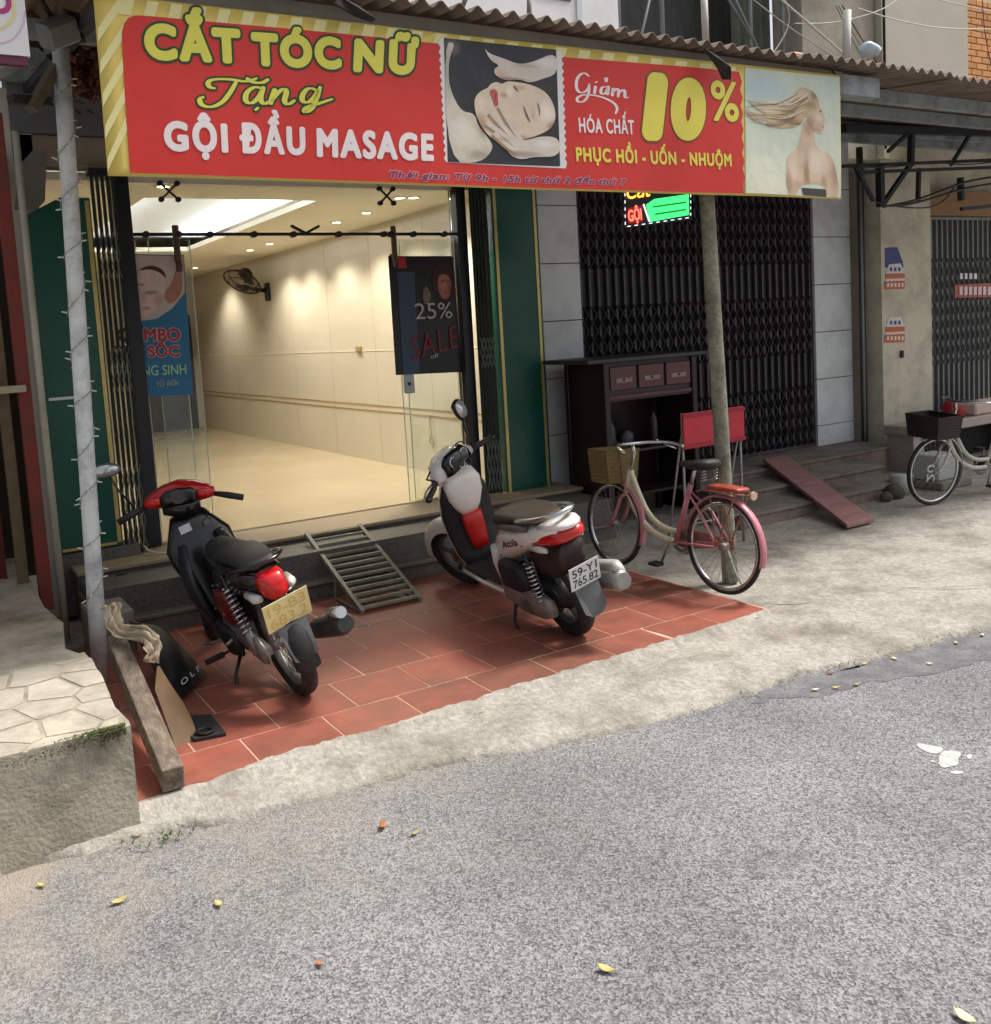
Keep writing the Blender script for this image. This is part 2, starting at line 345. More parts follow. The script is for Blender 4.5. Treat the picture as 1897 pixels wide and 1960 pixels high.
# ------------------------------------------------ terracotta tile pad, tile by tile
m_grout = M('tile_grout', rgb(190, 156, 132), .95, .35, 4, .2, 90, world=True)
m_tile = M('terracotta_tile', rgb(150, 84, 68), .5, .2, 7, .12, 50, dirt=rgb(104, 76, 62), dscale=1.2, damt=.95, world=True, rnd=.12)
PX0, PX1, PY0, PY1 = .55, 4.21, 3.67, 5.88
def front(x): return PY0+.028*(x-.6)
padm = MB(); padm.prism([(PX0-.012, front(PX0)-.012, -.04), (PX1+.012, front(PX1)-.012, -.04), (PX1+.012, PY1, -.04), (PX0-.012, PY1, -.04)], (0, 0, .0382))
pad = padm.build('tile_pad', m_grout); pad['kind'] = 'structure'
ys = [PY0, 4.01, 4.37, 4.74, 5.11, 5.48, PY1]; rt_ = random.Random(2)
for r in range(6):
    x = 1.13-.385*3+(.19 if r % 2 else 0)
    while x < PX1:
        a, b = max(x, PX0)+.0042, min(x+.385, PX1)-.0042
        if b-a > .02:
            y1 = ys[r+1]-.0042; ya, yb = (front(a)+.0042, front(b)+.0042) if r == 0 else (ys[r]+.0042, ys[r]+.0042); cx, cy = (a+b)/2, (ya+y1)/2; c_ = .004
            pol = [(a+c_, ya), (b-c_, yb), (b, yb+c_), (b, y1-c_), (b-c_, y1), (a+c_, y1), (a, y1-c_), (a, ya+c_)]
            if rt_.random() < .22:                                   # a chipped corner
                k = rt_.choice((0, 2, 4, 6)); q0, q1 = pol[k], pol[(k+1) % 8]; d_ = rt_.uniform(.008, .022); sx = 1 if q0[0] < cx else -1; sy = 1 if (q0[1]+q1[1])/2 < cy else -1
                pol[k] = (q0[0], q0[1]+(sy*d_*.5 if k % 4 else 0)); pol[(k+1) % 8] = (q1[0]+(sx*d_ if k % 4 == 2 else 0), q1[1]); pol.insert(k+1, ((q0[0]+q1[0])/2+sx*d_*.8, (q0[1]+q1[1])/2+sy*d_*.8))
            o = MB().prism([(p[0]-cx, p[1]-cy, -.016) for p in pol], (0, 0, .016)).build('tile', m_tile, pad, bevel=.001); o.location = (cx, cy, rt_.uniform(-.0006, .0008)); o.rotation_euler = (rt_.uniform(-.002, .002), rt_.uniform(-.002, .002), 0)
        x += .385
# cement smeared over the front and right edges of the pad
for seed_, pts_ in ((1, [(x_, front(x_)+.012+.035*abs(noise.noise((x_*2.3, 0, 5)))+.020*noise.noise((x_*15, 2, 0))+.010*noise.noise((x_*47, 8, 0))+(.05*max(0, 1-abs(x_-1.3)/.35))) for x_ in [.62+.012*i for i in range(300)]]),):
    q = MB(); n_ = len(pts_); q.add([(x_, front(x_)-.07, -.075) for x_, _ in pts_]+[(x_, front(x_)-.012, .003) for x_, _ in pts_]+[(x_, y_, .0035) for x_, y_ in pts_], [(r_*n_+i, r_*n_+i+1, (r_+1)*n_+i+1, (r_+1)*n_+i) for r_ in range(2) for i in range(n_-1)], True)
    struct(q, 'cement_edge', m_conc)
# ------------------------------------------------ raised concrete ramp with crazy paving on the left
m_plat = M('platform_concrete', rgb(166, 158, 142), .92, .2, 4, .6, 60, dirt=rgb(98, 92, 74), dscale=3.0, damt=.8, world=True)
rt = [pz(250, 1389, .33), pz(247, 1380, .332), pz(216, 1349, .335), pz(190, 1290, .34), pz(176, 1260, .345), pz(124, 1241, .355), pz(121, 1192, .36), pz(84, 1161, .37), pz(37, 1066, .40)]
mb = MB(); lt = [Vector((-1.6, p.y, p.z)) for p in rt]; n_ = len(rt)
mid = [[l.lerp(r_, t) for t in (0, .35, .6, .8, .93, 1)] for l, r_ in zip(lt, rt)]
W_ = 6; top = [p for row in mid for p in row]
mb.add(top, [(i*W_+j, i*W_+j+1, (i+1)*W_+j+1, (i+1)*W_+j) for i in range(n_-1) for j in range(W_-1)])
k = len(mb.v); side = [Vector((p.x, p.y, -.1)) for p in rt]
mb.add(rt+side, [(i, i+1, n_+i+1, n_+i) for i in range(n_-1)])
frt = [Vector((p.x, p.y, p.z)) for p in mid[0]]; frb = [Vector((p.x, p.y-.01, -.12)) for p in frt]
mb.add(frt+frb, [(j, W_+j, W_+j+1, j+1) for j in range(W_-1)])
plat = mb.build('paved_ramp', m_plat)
tag(plat, 'raised concrete ramp with crazy paving and a mossy front edge beside the tile pad', 'ramp')
def clip(poly, px_, py_, nx, ny):
    out = []
    for i in range(len(poly)):
        a, b = poly[i], poly[(i+1) % len(poly)]; da = (a[0]-px_)*nx+(a[1]-py_)*ny; db = (b[0]-px_)*nx+(b[1]-py_)*ny
        if da <= 0: out.append(a)
        if da*db < 0: t = da/(da-db); out.append((a[0]+(b[0]-a[0])*t, a[1]+(b[1]-a[1])*t))
    return out
rs = random.Random(3); seeds = [(-1.0+.2*i+rs.uniform(-.07, .07), 3.66+.19*j+rs.uniform(-.07, .07)) for i in range(9) for j in range(6)]
m_flag = M('flagstone', rgb(184, 175, 158), .85, .18, 9, .3, 50, dirt=rgb(128, 118, 102), dscale=5, damt=.6, world=True, rnd=.13)
bound = [(-1.2, 3.625), (.575, 3.625), (.60, 3.75), (.63, 4.25), (.62, 4.62), (-1.2, 4.62)]
for s_ in seeds:
    c = bound
    for t_ in seeds:
        if t_ is s_ or abs(t_[0]-s_[0]) > .8 or abs(t_[1]-s_[1]) > .8: continue
        dx, dy = t_[0]-s_[0], t_[1]-s_[1]; d = math.hypot(dx, dy); c = clip(c, s_[0]+dx/2-dx/d*.009, s_[1]+dy/2-dy/d*.009, dx/d, dy/d)
        if len(c) < 3: break
    if len(c) >= 3:
        z = .3285
        MB().prism([(x, y, z+(y-3.6)*.013) for x, y in c], (0, 0, .005+rs.uniform(0, .0025))).build('flagstone', m_flag, plat)
# ================================================================ the salon
YD, ZF, XW = 6.80, .36, 4.40
m_gran = M('dark_granite', rgb(92, 90, 86), .5, .45, 60, .1, 90, dirt=rgb(120, 112, 98), dscale=3, damt=.5, world=True)
m_tread = M('step_tread', rgb(124, 118, 106), .55, .3, 45, .1, 60, dirt=rgb(86, 78, 66), dscale=3, damt=.6, world=True)
m_slab = M('threshold_stone', rgb(150, 136, 112), .45, .15, 20, world=True)
st = thing('entrance_steps', 'dark granite entrance steps with paler treads below the glass shopfront', 'steps', (2.8, 5.88, 0))
def stp(name, a, b, m, bv=.004):
    o = MB().bbox(a, b, bv).build(name, m); o.parent = st; o.matrix_parent_inverse = Matrix.Translation((-2.8, -5.88, 0)); return o
XS0, XS1 = .86, 4.86
for (y, z0, z1, yb) in ((5.88, -.03, .105, 6.14), (6.11, .08, .205, 6.37), (6.34, .18, .335, 6.6)):
    stp('riser', (XS0, y+.014, z0), (XS1, y+.06, z1-.012), m_gran)
    stp('tread', (XS0-.006, y-.012, z1-.012), (XS1+.004, yb+.01 if z1 < .3 else YD+.05, z1+.014), m_tread if z1 < .3 else m_slab)
stp('core', (XS0+.01, 5.96, -.03), (XS1-.01, 6.9, .30), m_gran)
# building shell
m_cream = M('cream_wall_tile', rgb(206, 199, 184), .35, .05, 1.2, world=True)
m_floor = M('cream_floor_tile', rgb(194, 180, 152), .14, .05, 1.0, world=True, spec=.5)
m_ceil = M('ceiling_paint', rgb(226, 218, 200), .7, .03, 2)
m_trim = M('tan_border_tile', rgb(164, 140, 100), .4, .1, 9)
m_dkgrn = M('dark_green_panel', rgb(16, 86, 72), .28, .12, 1.3, stretch=(1, 1, .5))
m_gold = M('gold_strip', rgb(206, 186, 118), .32, .12, 9, metal=.55)
m_black = M('black_steel', rgb(26, 27, 32), .45, .25, 12)
m_lint = M('lintel_render', rgb(146, 134, 116), .9, .15, 5, world=True)
m_lintg = M('grey_cladding', rgb(104, 104, 106), .7, .1, 5, world=True)
shop = thing('salon_building', 'open salon shopfront with dark green gold-striped panels and a bright cream interior', 'building', (2.6, 6.8, 0))
def sp_(name, mb, m, par=None, **k):
    o = mb.build(name, m, None, **k); p_ = par or shop
    o.parent = p_
    o.matrix_parent_inverse = Matrix.Translation((-2.6, -6.8, 0)) if p_ is shop else Matrix()
    return o
sp_('interior_floor', MB().box((.9, YD+.02, .2), (XW+.02, 16.4, ZF)), m_floor)
sp_('wall', MB().box((XW, YD-.1, .2), (XW+.3, 16.4, 3.4)), m_cream)
sp_('wall', MB().box((.72, YD-.1, .0), (.9, 16.4, 3.4)), m_cream)
sp_('wall', MB().box((.9, 16.1, .2), (XW, 16.3, 3.4)), m_cream)
sp_('doorway', MB().box((3.55, 16.02, ZF), (4.3, 16.098, 2.25)), M('dark_doorway', rgb(40, 36, 34), .6, .2, 3))
for z in (.905, .965): sp_('border_strip', MB().box((XW-.004, YD+.06, z), (XW+.002, 16.09, z+.016)), m_trim)
sp_('border_strip', MB().box((XW-.004, YD+.06, 1.558), (XW+.002, 16.09, 1.568)), M('pale_joint', rgb(240, 232, 212), .3, .02, 3))
for y_ in (8.0, 9.2, 10.4, 11.6, 12.8, 14.0): sp_('tile_joint', MB().box((XW-.0025, y_, ZF), (XW+.001, y_+.004, 2.84)), M('faint_joint', rgb(196, 180, 150), .5, .03, 3))
# ceiling with a raised lit tray
TX0, TX1, TY0, TY1, ZC, ZT = 1.75, 3.15, 7.5, 11.6, 2.86, 3.06
for a, b in (((.9, YD, ZC), (TX0, 16.1, ZC+.05)), ((TX1, YD, ZC), (XW, 16.1, ZC+.05)), ((TX0, YD, ZC), (TX1, TY0, ZC+.05)), ((TX0, TY1, ZC), (TX1, 16.1, ZC+.05))):
    sp_('ceiling_panel', MB().box(a, b), m_ceil)
sp_('ceiling_tray', MB().box((TX0-.3, TY0-.3, ZT), (TX1+.3, TY1+.3, ZT+.06)), M('tray_white', rgb(236, 238, 240), .6, .02, 2))
m_led = EM('cool_led_strip', (.86, .93, 1.0), 42.0)
for a, b in (((TX0-.12, TY0-.1, ZC+.06), (TX0-.09, TY1+.1, ZC+.08)), ((TX1+.09, TY0-.1, ZC+.06), (TX1+.12, TY1+.1, ZC+.08)), ((TX0, TY0-.12, ZC+.06), (TX1, TY0-.09, ZC+.08))):
    sp_('light_strip', MB().box(a, b), m_led)
sp_('roof_slab', MB().box((.72, YD+.14, 3.12), (XW+.3, 16.4, 3.4)), m_lint)
sp_('lintel', MB().box((.78, YD-.1, 2.94), (4.85, YD+.13, 3.12)), m_lint)
sp_('fascia_panel', MB().box((.78, YD-.14, 3.125), (4.85, YD+.1, 3.62)), m_lintg)
# green panels with gold strips
YG = 6.62
gp = sp_('green_panel', MB().prism([(.80, YG, .43), (1.20, YG, .43), (1.20, YG, 2.72), (1.02, YG, 2.72), (.80, YG, 2.60)], (0, .16, 0)), m_dkgrn, bevel=.004)
sp_('gold_strip', MB().box((1.165, YG-.006, .45), (1.19, YG-.001, 2.70)), m_gold, gp)
sp_('gold_strip', MB().box((.82, YG-.006, .438), (1.16, YG-.001, .456)), m_gold, gp)
sp_('silver_strip', MB().box((.83, YG-.006, 1.43), (1.03, YG-.001, 1.448)), M('brushed_silver', rgb(200, 204, 204), .3, .05, 4, metal=.7), gp)
gp = sp_('green_panel', MB().box((4.29, YG, .29), (4.75, YG+.16, 2.93)), m_dkgrn, bevel=.004)
sp_('gold_strip', MB().box((4.305, YG-.006, .30), (4.333, YG-.001, 2.93)), m_gold, gp)
sp_('gold_strip', MB().box((4.700, YG-.006, .30), (4.726, YG-.001, 2.93)), m_gold, gp)
sp_('plinth', MB().box((.80, 6.58, .02), (1.30, 6.79, .425)), m_gran)
sp_('plinth', MB().box((4.27, 6.585, .02), (4.78, 6.79, .285)), m_gran)
sp_('party_wall', MB().box((4.755, 6.7, 0), (4.80, 6.95, 3.1)), m_lintg)
# door frame and glass
for x0, x1 in ((1.37, 1.478), (4.03, 4.12)): sp_('door_frame', MB().box((x0, YD-.06, ZF), (x1, YD+.06, 2.94)), M('navy_black_frame', rgb(20, 24, 36), .35, .15, 8))
m_gl = GLASS('shop_glass', (.965, .985, .975)); m_ge = M('glass_edge', rgb(196, 214, 204), .2, .05, 5)
def pane(name, x0, x1, y, z0, z1, l=True, r=True):
    g = sp_(name, MB().box((x0, y, z0), (x1, y+.010, z1)), m_gl)
    if l: sp_('pane_edge', MB().box((x0-.005, y-.001, z0), (x0-.0005, y+.011, z1)), m_ge, g)
    if r: sp_('pane_edge', MB().box((x1+.0005, y-.001, z0), (x1+.005, y+.011, z1)), m_ge, g)
    return g
pane('glass_pane', 1.50, 1.77, YD, ZF+.012, 2.47)
pane('glass_pane', 1.60, 1.88, YD+.05, ZF+.012, 2.47)
gr = pane('glass_pane', 3.47, 4.02, YD, ZF+.012, 2.47)
pane('glass_pane', 3.55, 4.02, YD+.05, ZF+.012, 2.47, True, False)
pane('transom_glass', 1.49, 4.025, YD+.02, 2.53, 2.935, False, False)
lk = sp_('lock_plate', MB().bbox((3.475, YD-.018, 1.245), (3.57, YD-.002, 1.40), .006), M('satin_steel', rgb(164, 170, 172), .35, .1, 10, metal=.6), gr)
sp_('keyhole', MB().cyl((3.52, YD-.024, 1.32), (3.52, YD-.017, 1.32), .014), m_black, lk)
rl = sp_('slide_rail', MB().cyl((1.48, YD-.05, 2.50), (4.03, YD-.05, 2.50), .0125, 10), m_black)
for x in (1.56, 1.78, 2.0, 2.32, 2.62, 2.98, 3.36, 3.42, 3.62, 3.9):
    sp_('rail_stud', MB().cyl((x, YD-.085, 2.497), (x, YD-.035, 2.497), .023, 12), m_black, rl)
for x in (1.76, 3.44):
    q = MB(); q.bbox((x-.022, YD-.082, 2.30), (x+.022, YD-.06, 2.56), .006); q.cyl((x, YD-.06, 2.34), (x, YD+.005, 2.34), .012); q.bbox((x-.018, YD-.09, 2.24), (x+.026, YD-.06, 2.31), .008)
    sp_('pane_hanger', q, M('bronze_hanger', rgb(96, 74, 58), .4, .15, 9, metal=.4), rl)
    q = MB()
    for sx in (-1, 1):
        q.beam((x-.058*sx, YD+.0, 2.745), (x+.058*sx, YD+.0, 2.855), .014, .014, (0, 1, 0))
        for sz in (-1, 1): q.cyl((x+.058*sx, YD-.012, 2.80+.055*sz), (x+.058*sx, YD+.018, 2.80+.055*sz), .019, 12)
    sp_('spider_clamp', q, m_black)
q = MB()
for sx in (-1, 1): q.beam((2.72, YD-.055, 2.505), (2.72+.11*sx, YD-.055, 2.56), .018, .03, (0, 1, 0))
sp_('rail_bracket', q, m_black, rl)
# collapsed folding gates beside the door
m_gbar = M('green_grey_gate', rgb(40, 50, 44), .85, .3, 14)
def stack(name, label, xs, ys, z0, z1, bands):
    t = thing(name, label, 'gate', (xs[0], ys[0], z0)); inv = Matrix.Translation((-xs[0], -ys[0], -z0))
    for x, y in zip(xs, ys):
        o = MB().box((x-.009, y-.014, z0), (x+.009, y+.014, z1)).build('gate_bar', m_gbar, t); o.matrix_parent_inverse = inv
    q = MB()
    for (a, b) in bands:
        for x, y, x2, y2 in zip(xs, ys, xs[1:], ys[1:]):
            nseg = max(2, int((b-a)/.16))
            for i in range(nseg):
                c, d = a+(b-a)*i/nseg, a+(b-a)*(i+1)/nseg
                q.beam((x, y-.018, c), (x2, y2-.018, d), .004, .016, (0, 1, 0)); q.beam((x, y-.023, d), (x2, y2-.023, c), .004, .016, (0, 1, 0))
    o = q.build('lattice', M('lattice_grey', rgb(116, 124, 116), .8, .2, 14), t); o.matrix_parent_inverse = inv; o['kind'] = 'stuff'
    q = MB(); q.box((xs[0]-.02, ys[0]-.03, z1), (xs[-1]+.02, ys[-1]+.03, z1+.05)); o = q.build('head_track', m_black, t); o.matrix_parent_inverse = inv
    return t
stack('folding_gate', 'dark folding metal gate pushed open beside the blue massage poster', [1.225+.034*i for i in range(5)], [6.64+.006*i for i in range(5)], .352, 2.86, [(.38, .95), (1.45, 1.75), (2.2, 2.5)])
stack('folding_gate', 'green folding metal gate pushed open beside the dark sale poster', [4.135+.029*i for i in range(5)], [6.68-.006*i for i in range(5)], .352, 2.86, [(.38, .8), (1.4, 1.65)])
# ================================================================ neighbour with the closed dark gate
m_wt = M('white_facade_tile', rgb(226, 231, 233), .3, .04, 2, dirt=rgb(168, 166, 158), dscale=2.4, damt=.5, world=True, rnd=.03)
nb = thing('gated_house', 'narrow house front with white tiled piers either side of a closed dark folding gate', 'building', (6.9, 6.8, 0))
def np_(name, mb, m, par=None, **k):
    o = mb.build(name, m, None, **k); p_ = par or nb; o.parent = p_
    o.matrix_parent_inverse = Matrix.Translation((-6.9, -6.8, 0)) if p_ is nb else Matrix(); return o
for (x0, x1, z0) in ((4.81, 5.30, .02), (8.40, 8.99, .17)):
    pw = np_('pier', MB().box((x0+.004, YD+.012, z0), (x1-.004, YD+.4, 3.6)), M('pier_mortar', rgb(96, 92, 86), .9, .1, 9))
    z = z0+.30 if x0 > 8 else z0+.23; zz = [z0]
    while z < 3.6: zz.append(z); z += .50
    for a, b in zip(zz, zz[1:]): np_('facade_tile', MB().bbox((x0, YD-.006, a+.004), (x1, YD+.03, b-.004), .003), m_wt, pw)
np_('lintel', MB().box((5.3, YD, 2.98), (8.4, YD+.4, 3.6)), m_lint)
np_('dark_room', MB().box((5.28, YD+.5, .1), (8.42, YD+.54, 3.0)), M('dark_room_shade', rgb(30, 27, 32), .8, .3, 3))  # dark colour stands in for the unlit depth behind the gate
m_gate = M('plum_grey_gate', rgb(88, 82, 88), .5, .25, 10, metal=.25, dirt=rgb(48, 42, 44), dscale=4, damt=.7)
def gate(name, label, x0, x1, y, z0, z1, pitch, plain, lat, mat, leafmat, loc_label=None):
    t = thing(name, label, 'gate', (x0, y, z0)); inv = Matrix.Translation((-x0, -y, -z0)); n = int(round((x1-x0)/pitch)); bar = None
    for i in range(n+1):
        x = x0+(x1-x0)*i/n
        if bar is None: bar = MB().add(*(lambda m_: (m_.v, m_.f))(MB().box((-.011, -.02, 0), (.011, .012, z1-z0)))).build('gate_bar', mat, t); bar.location = (x-x0, 0, 0)
        else: shared(bar, t, loc=(x-x0, 0, 0))
    leaf = None
    for (a, b) in plain:
        for i in range(n):
            xm = (x1-x0)*(i+.5)/n
            if leaf is None or leaf['h'] != b-a:
                leaf = MB().box((-pitch*.36, .018, 0), (pitch*.36, .024, b-a)).build('gate_slat', leafmat, t); leaf['h'] = b-a; leaf.location = (xm, 0, a-z0)
            else: shared(leaf, t, loc=(xm, 0, a-z0))
    q = MB()
    for (a, b) in lat:
        for i in range(n):
            xa, xb = x0+(x1-x0)*i/n, x0+(x1-x0)*(i+1)/n; ns = max(1, int(round((b-a)/.155)))
            for j in range(ns):
                c, d = a+(b-a)*j/ns, a+(b-a)*(j+1)/ns
                q.beam((xa, y-.026, c), (xb, y-.026, d), .004, .019, (0, 1, 0)); q.beam((xa, y-.031, d), (xb, y-.031, c), .004, .019, (0, 1, 0))
    o = q.build('lattice', mat, t); o.matrix_parent_inverse = inv; o['kind'] = 'stuff'
    for z in (z0-.03, z1): o = MB().box((x0-.02, y-.035, z), (x1+.02, y+.03, z+.03)).build('track', mat, t); o.matrix_parent_inverse = inv
    return t
leafm = M('gate_slat_paint', rgb(62, 60, 64), .5, .2, 10, metal=.25)
gate('folding_gate', 'closed dark plum folding gate with lattice bands behind the black cabinet', 5.335, 8.37, YD+.05, .29, 2.94, .1, [(.92, 1.26), (1.86, 2.2)], [(.31, .92), (1.26, 1.86), (2.2, 2.92)], m_gate, leafm)
# steps of the neighbour
m_ns = M('worn_step', rgb(132, 126, 116), .9, .2, 8, .4, 60, dirt=rgb(84, 78, 66), dscale=3, damt=.8, world=True)
m_ns2 = M('worn_step_riser', rgb(138, 122, 114), .9, .22, 8, .4, 60, dirt=rgb(104, 84, 66), dscale=3, damt=.8, world=True)
ns = thing('worn_steps', 'worn concrete steps with a pink plank laid across them below the closed dark gate', 'steps', (6.4, 5.4, 0))
inv = Matrix.Translation((-6.4, -5.4, 0))
for (y, z, xe, ye) in ((5.38, .09, 7.72, 8.5), (5.80, .165, 8.1, 8.7), (6.22, .24, 8.75, 9.05)):
    X5 = 5.7 if y < 5.5 else 6.06
    o = MB().prism([(X5, y, -.03), (xe, y, -.03), (ye if y > 5.5 else 8.1, 6.86 if y > 5.5 else 5.86, -.03), (X5, 6.86 if y > 5.5 else 5.86, -.03)], (0, 0, z-.015+.03)).build('riser', m_ns2, ns, bevel=.006); o.matrix_parent_inverse = inv
    o = MB().prism([(X5-.01, y-.015, z-.0148), (xe+.015, y-.015, z-.0148), (ye+.015 if y > 5.5 else 8.115, 6.86 if y > 5.5 else 5.86, z-.0148), (X5-.01, 6.86 if y > 5.5 else 5.86, z-.0148)], (0, 0, .03)).build('tread', m_ns, ns, bevel=.006); o.matrix_parent_inverse = inv
# ================================================================ next house: cream pier and second gate
m_crm = M('cream_render', rgb(218, 211, 190), .88, .07, 2.2, .25, 50, dirt=rgb(158, 150, 128), dscale=2.6, damt=.6, world=True)
hb = thing('cream_house', 'house front with a cream rendered pier and a tan board above its folding gate', 'building', (9.5, 6.5, 0)); inv9 = Matrix.Translation((-9.5, -6.5, 0))
def hp(name, mb, m, **k):
    o = mb.build(name, m, hb, **k); o.matrix_parent_inverse = inv9; return o
hp('pier', MB().box((9.10, 6.50, -.05), (9.97, 7.2, 3.15)), m_crm)
hp('pier_cap', MB().box((9.07, 6.47, 3.153), (10.0, 7.2, 3.24)), m_crm)
hp('tan_board', MB().box((9.975, 6.56, 2.68), (14.0, 6.64, 2.95)), M('tan_board', rgb(152, 114, 78), .7, .12, 6, world=True))
hp('wall', MB().box((9.975, 6.7, 2.955), (14.0, 7.0, 3.6)), m_crm)
hp('dark_room', MB().box((9.98, 7.1, 0), (14.0, 7.14, 2.95)), M('grey_back_wall', rgb(120, 120, 118), .8, .15, 3))
hp('plinth', MB().box((9.98, 6.6, -.03), (14.0, 7.1, .40)), M('plinth_shade', rgb(40, 40, 44), .9, .2, 5))  # concrete plinth coloured dark to paint in the shade behind the bench
gate('folding_gate', 'pale grey folding gate with a small red and white notice behind the parked dark bicycle', 10.0, 13.6, 6.66, .46, 2.64, .1, [(.50, 1.0), (2.2, 2.6)], [(1.0, 2.2)], M('grey_gate', rgb(126, 128, 128), .5, .2, 10, metal=.2), M('grey_gate_slat', rgb(112, 114, 112), .6, .2, 9))
pp = MB().cyl((9.045, 6.70, .1), (9.045, 6.70, 3.4), .035, 12)
tag(pp.build('drain_pipe', M('dark_pipe', rgb(74, 78, 76), .6, .25, 5)), 'dark vertical drain pipe between the white tiled pier and the cream pier', 'pipe')
tag(MB().cyl((9.0, 6.66, .2), (9.0, 6.66, 3.2), .012, 8).build('conduit', M('grey_conduit', rgb(150, 152, 150), .6, .15, 5)), 'thin pale conduit running beside the dark drain pipe', 'pipe')
# ================================================================ awning roof
m_cor = M('corrugated_sheet', rgb(124, 108, 94), .75, .25, 4, .1, 40, dirt=rgb(86, 66, 52), dscale=3, damt=.8, world=True)
m_fas = M('grey_fascia', rgb(140, 132, 118), .8, .12, 6, dirt=rgb(90, 84, 76), dscale=3, damt=.6, world=True)
m_stl = M('painted_steel', rgb(160, 168, 170), .55, .2, 6, dirt=rgb(70, 62, 56), dscale=4, damt=.6, world=True)
m_stk = M('dark_truss_steel', rgb(44, 46, 52), .6, .25, 8, world=True)
aw = thing('awning', 'long corrugated iron awning on steel purlins over the shopfronts', 'awning', (4, 4.2, 3.3)); inva = Matrix.Translation((-4, -4.2, -3.3))
def ap(name, mb, m, **k):
    o = mb.build(name, m, aw, **k); o.matrix_parent_inverse = inva; return o
def roof_z(y): return 3.285+(y-4.1)*.10
def eave(x): return 4.12+.012*math.sin(x*1.7)
sheets = [(.62, 2.1), (2.1, 3.6), (3.6, 5.1), (5.1, 6.6), (6.6, 8.1), (8.1, 9.6), (9.6, 11.1), (11.1, 12.6)]
for k, (a, b) in enumerate(sheets):
    n_ = int((b-a+.04)/.0125); vs = []; dy = random.uniform(-.02, .02); dz = .004*(k % 2)
    for i in range(n_+1):
        x = a-.02+(b-a+.04)*i/n_; wv = .019*math.sin(2*PI*x/.105)
        for y in (4.12+dy, 5.2, 6.9): vs.append((x, y, roof_z(y)+wv+dz))
    m_ = MB().add(vs, [(i*3+j, (i+1)*3+j, (i+1)*3+j+1, i*3+j+1) for i in range(n_) for j in range(2)], True)
    o = ap('roof_sheet', m_, m_cor); s_ = o.modifiers.new('thick', 'SOLIDIFY'); s_.thickness = .004
ap('fascia_board', MB().box((.62, 4.235, 3.175), (5.56, 4.275, 3.262)), m_fas)
for y, x0 in ((4.66, 5.6), (5.25, .7), (6.0, .7), (6.6, .7)): ap('purlin', MB().box((x0, y-.03, roof_z(y)-.115), (12.6, y+.03, roof_z(y)-.024)), m_stl)
ap('end_bracket', MB().box((5.57, 4.26, 3.13), (5.98, 4.34, 3.258)), m_stl)
for x in (.9, 2.7, 4.5):
    q = MB(); q.beam((x, 4.3, roof_z(4.3)-.15), (x, 6.8, roof_z(6.8)-.15), .05, .05)
    ap('rafter', q, m_stk)
def tp(x, y): return py(x, y, 5.9)
for a, b, w_ in (((1614, 246), (1960, 256), .07), ((1614, 318), (1960, 304), .03), ((1640, 330), (1960, 318), .03), ((1745, 250), (1743, 318), .05), ((1759, 322), (1757, 384), .035), ((1742, 316), (1692, 388), .04), ((1684, 318), (1686, 396), .06), ((1636, 318), (1672, 384), .03), ((1838, 340), (1840, 384), .05), ((1840, 400), (1960, 388), .035), ((1700, 290), (1742, 252), .03), ((1860, 252), (1820, 316), .03)):
    ap('truss_bar', MB().beam(tp(*a), tp(*b), w_, w_), m_stk)
for k, pts in enumerate(([(1960, 330), (1850, 346), (1800, 366), (1745, 386), (1690, 396)], [(1960, 345), (1860, 356), (1790, 378), (1730, 394), (1684, 394)], [(1830, 352), (1810, 384), (1780, 398), (1740, 398), (1690, 392)], [(1690, 392), (1668, 382), (1650, 350), (1640, 300)], [(1960, 300), (1850, 318), (1780, 308), (1700, 322), (1640, 318)])):
    tag(MB().tube(smooth_pts([py(x, y, 5.8) for x, y in pts], 3), .012 if k < 2 else .007, 6).build('cable', m_black), ('thick black cable sagging under the awning towards the cream pier', 'second thick black cable bundled under the awning by the cream pier', 'thin black cable loop hanging over the cream pier', 'thin black cable rising behind the end of the banner', 'thin black cable strung along the awning truss')[k], 'cable', 'cables under the awning')
# posts
m_post = M('mottled_post', rgb(140, 140, 122), .9, .3, 30, .5, 60, dirt=rgb(74, 78, 68), dscale=7, damt=.75, world=True)
b0 = pz(1398, 1112, 0); t0 = py(1352, 360, 4.34); dr = (t0-b0); t1 = b0+dr*(3.15/dr.z)
q = MB().tube([b0+dr*(f/dr.z*3.15) if False else b0+(t1-b0)*f for f in [i/8 for i in range(9)]], [.052, .05, .049, .05, .048, .047, .047, .046, .046], 14)
tag(q.build('awning_post', m_post), 'mottled grey concrete post behind the pink bicycle holding up the awning', 'post')
np_('dark_room', MB().box((5.28, YD+.41, 2.96), (8.42, YD+.6, 3.5)), _M['dark_room_shade'])  # unseen ceiling piece added to stop sunlight leaking in behind the gate
for x_ in (5.22, 8.43): np_('dark_room', MB().box((x_, YD+.402, .1), (x_+.05, YD+.6, 3.4)), _M['dark_room_shade'])  # unseen side pieces added against the same light leak
np_('sill', MB().box((5.31, 6.74, -.03), (6.03, 7.2, .25)), m_ns)
o = MB().bbox((.79, 5.50, -.02), (1.02, 5.86, .27), .01).build('step_cheek', m_conc2, st); o.matrix_parent_inverse = Matrix.Translation((-2.8, -5.88, 0))

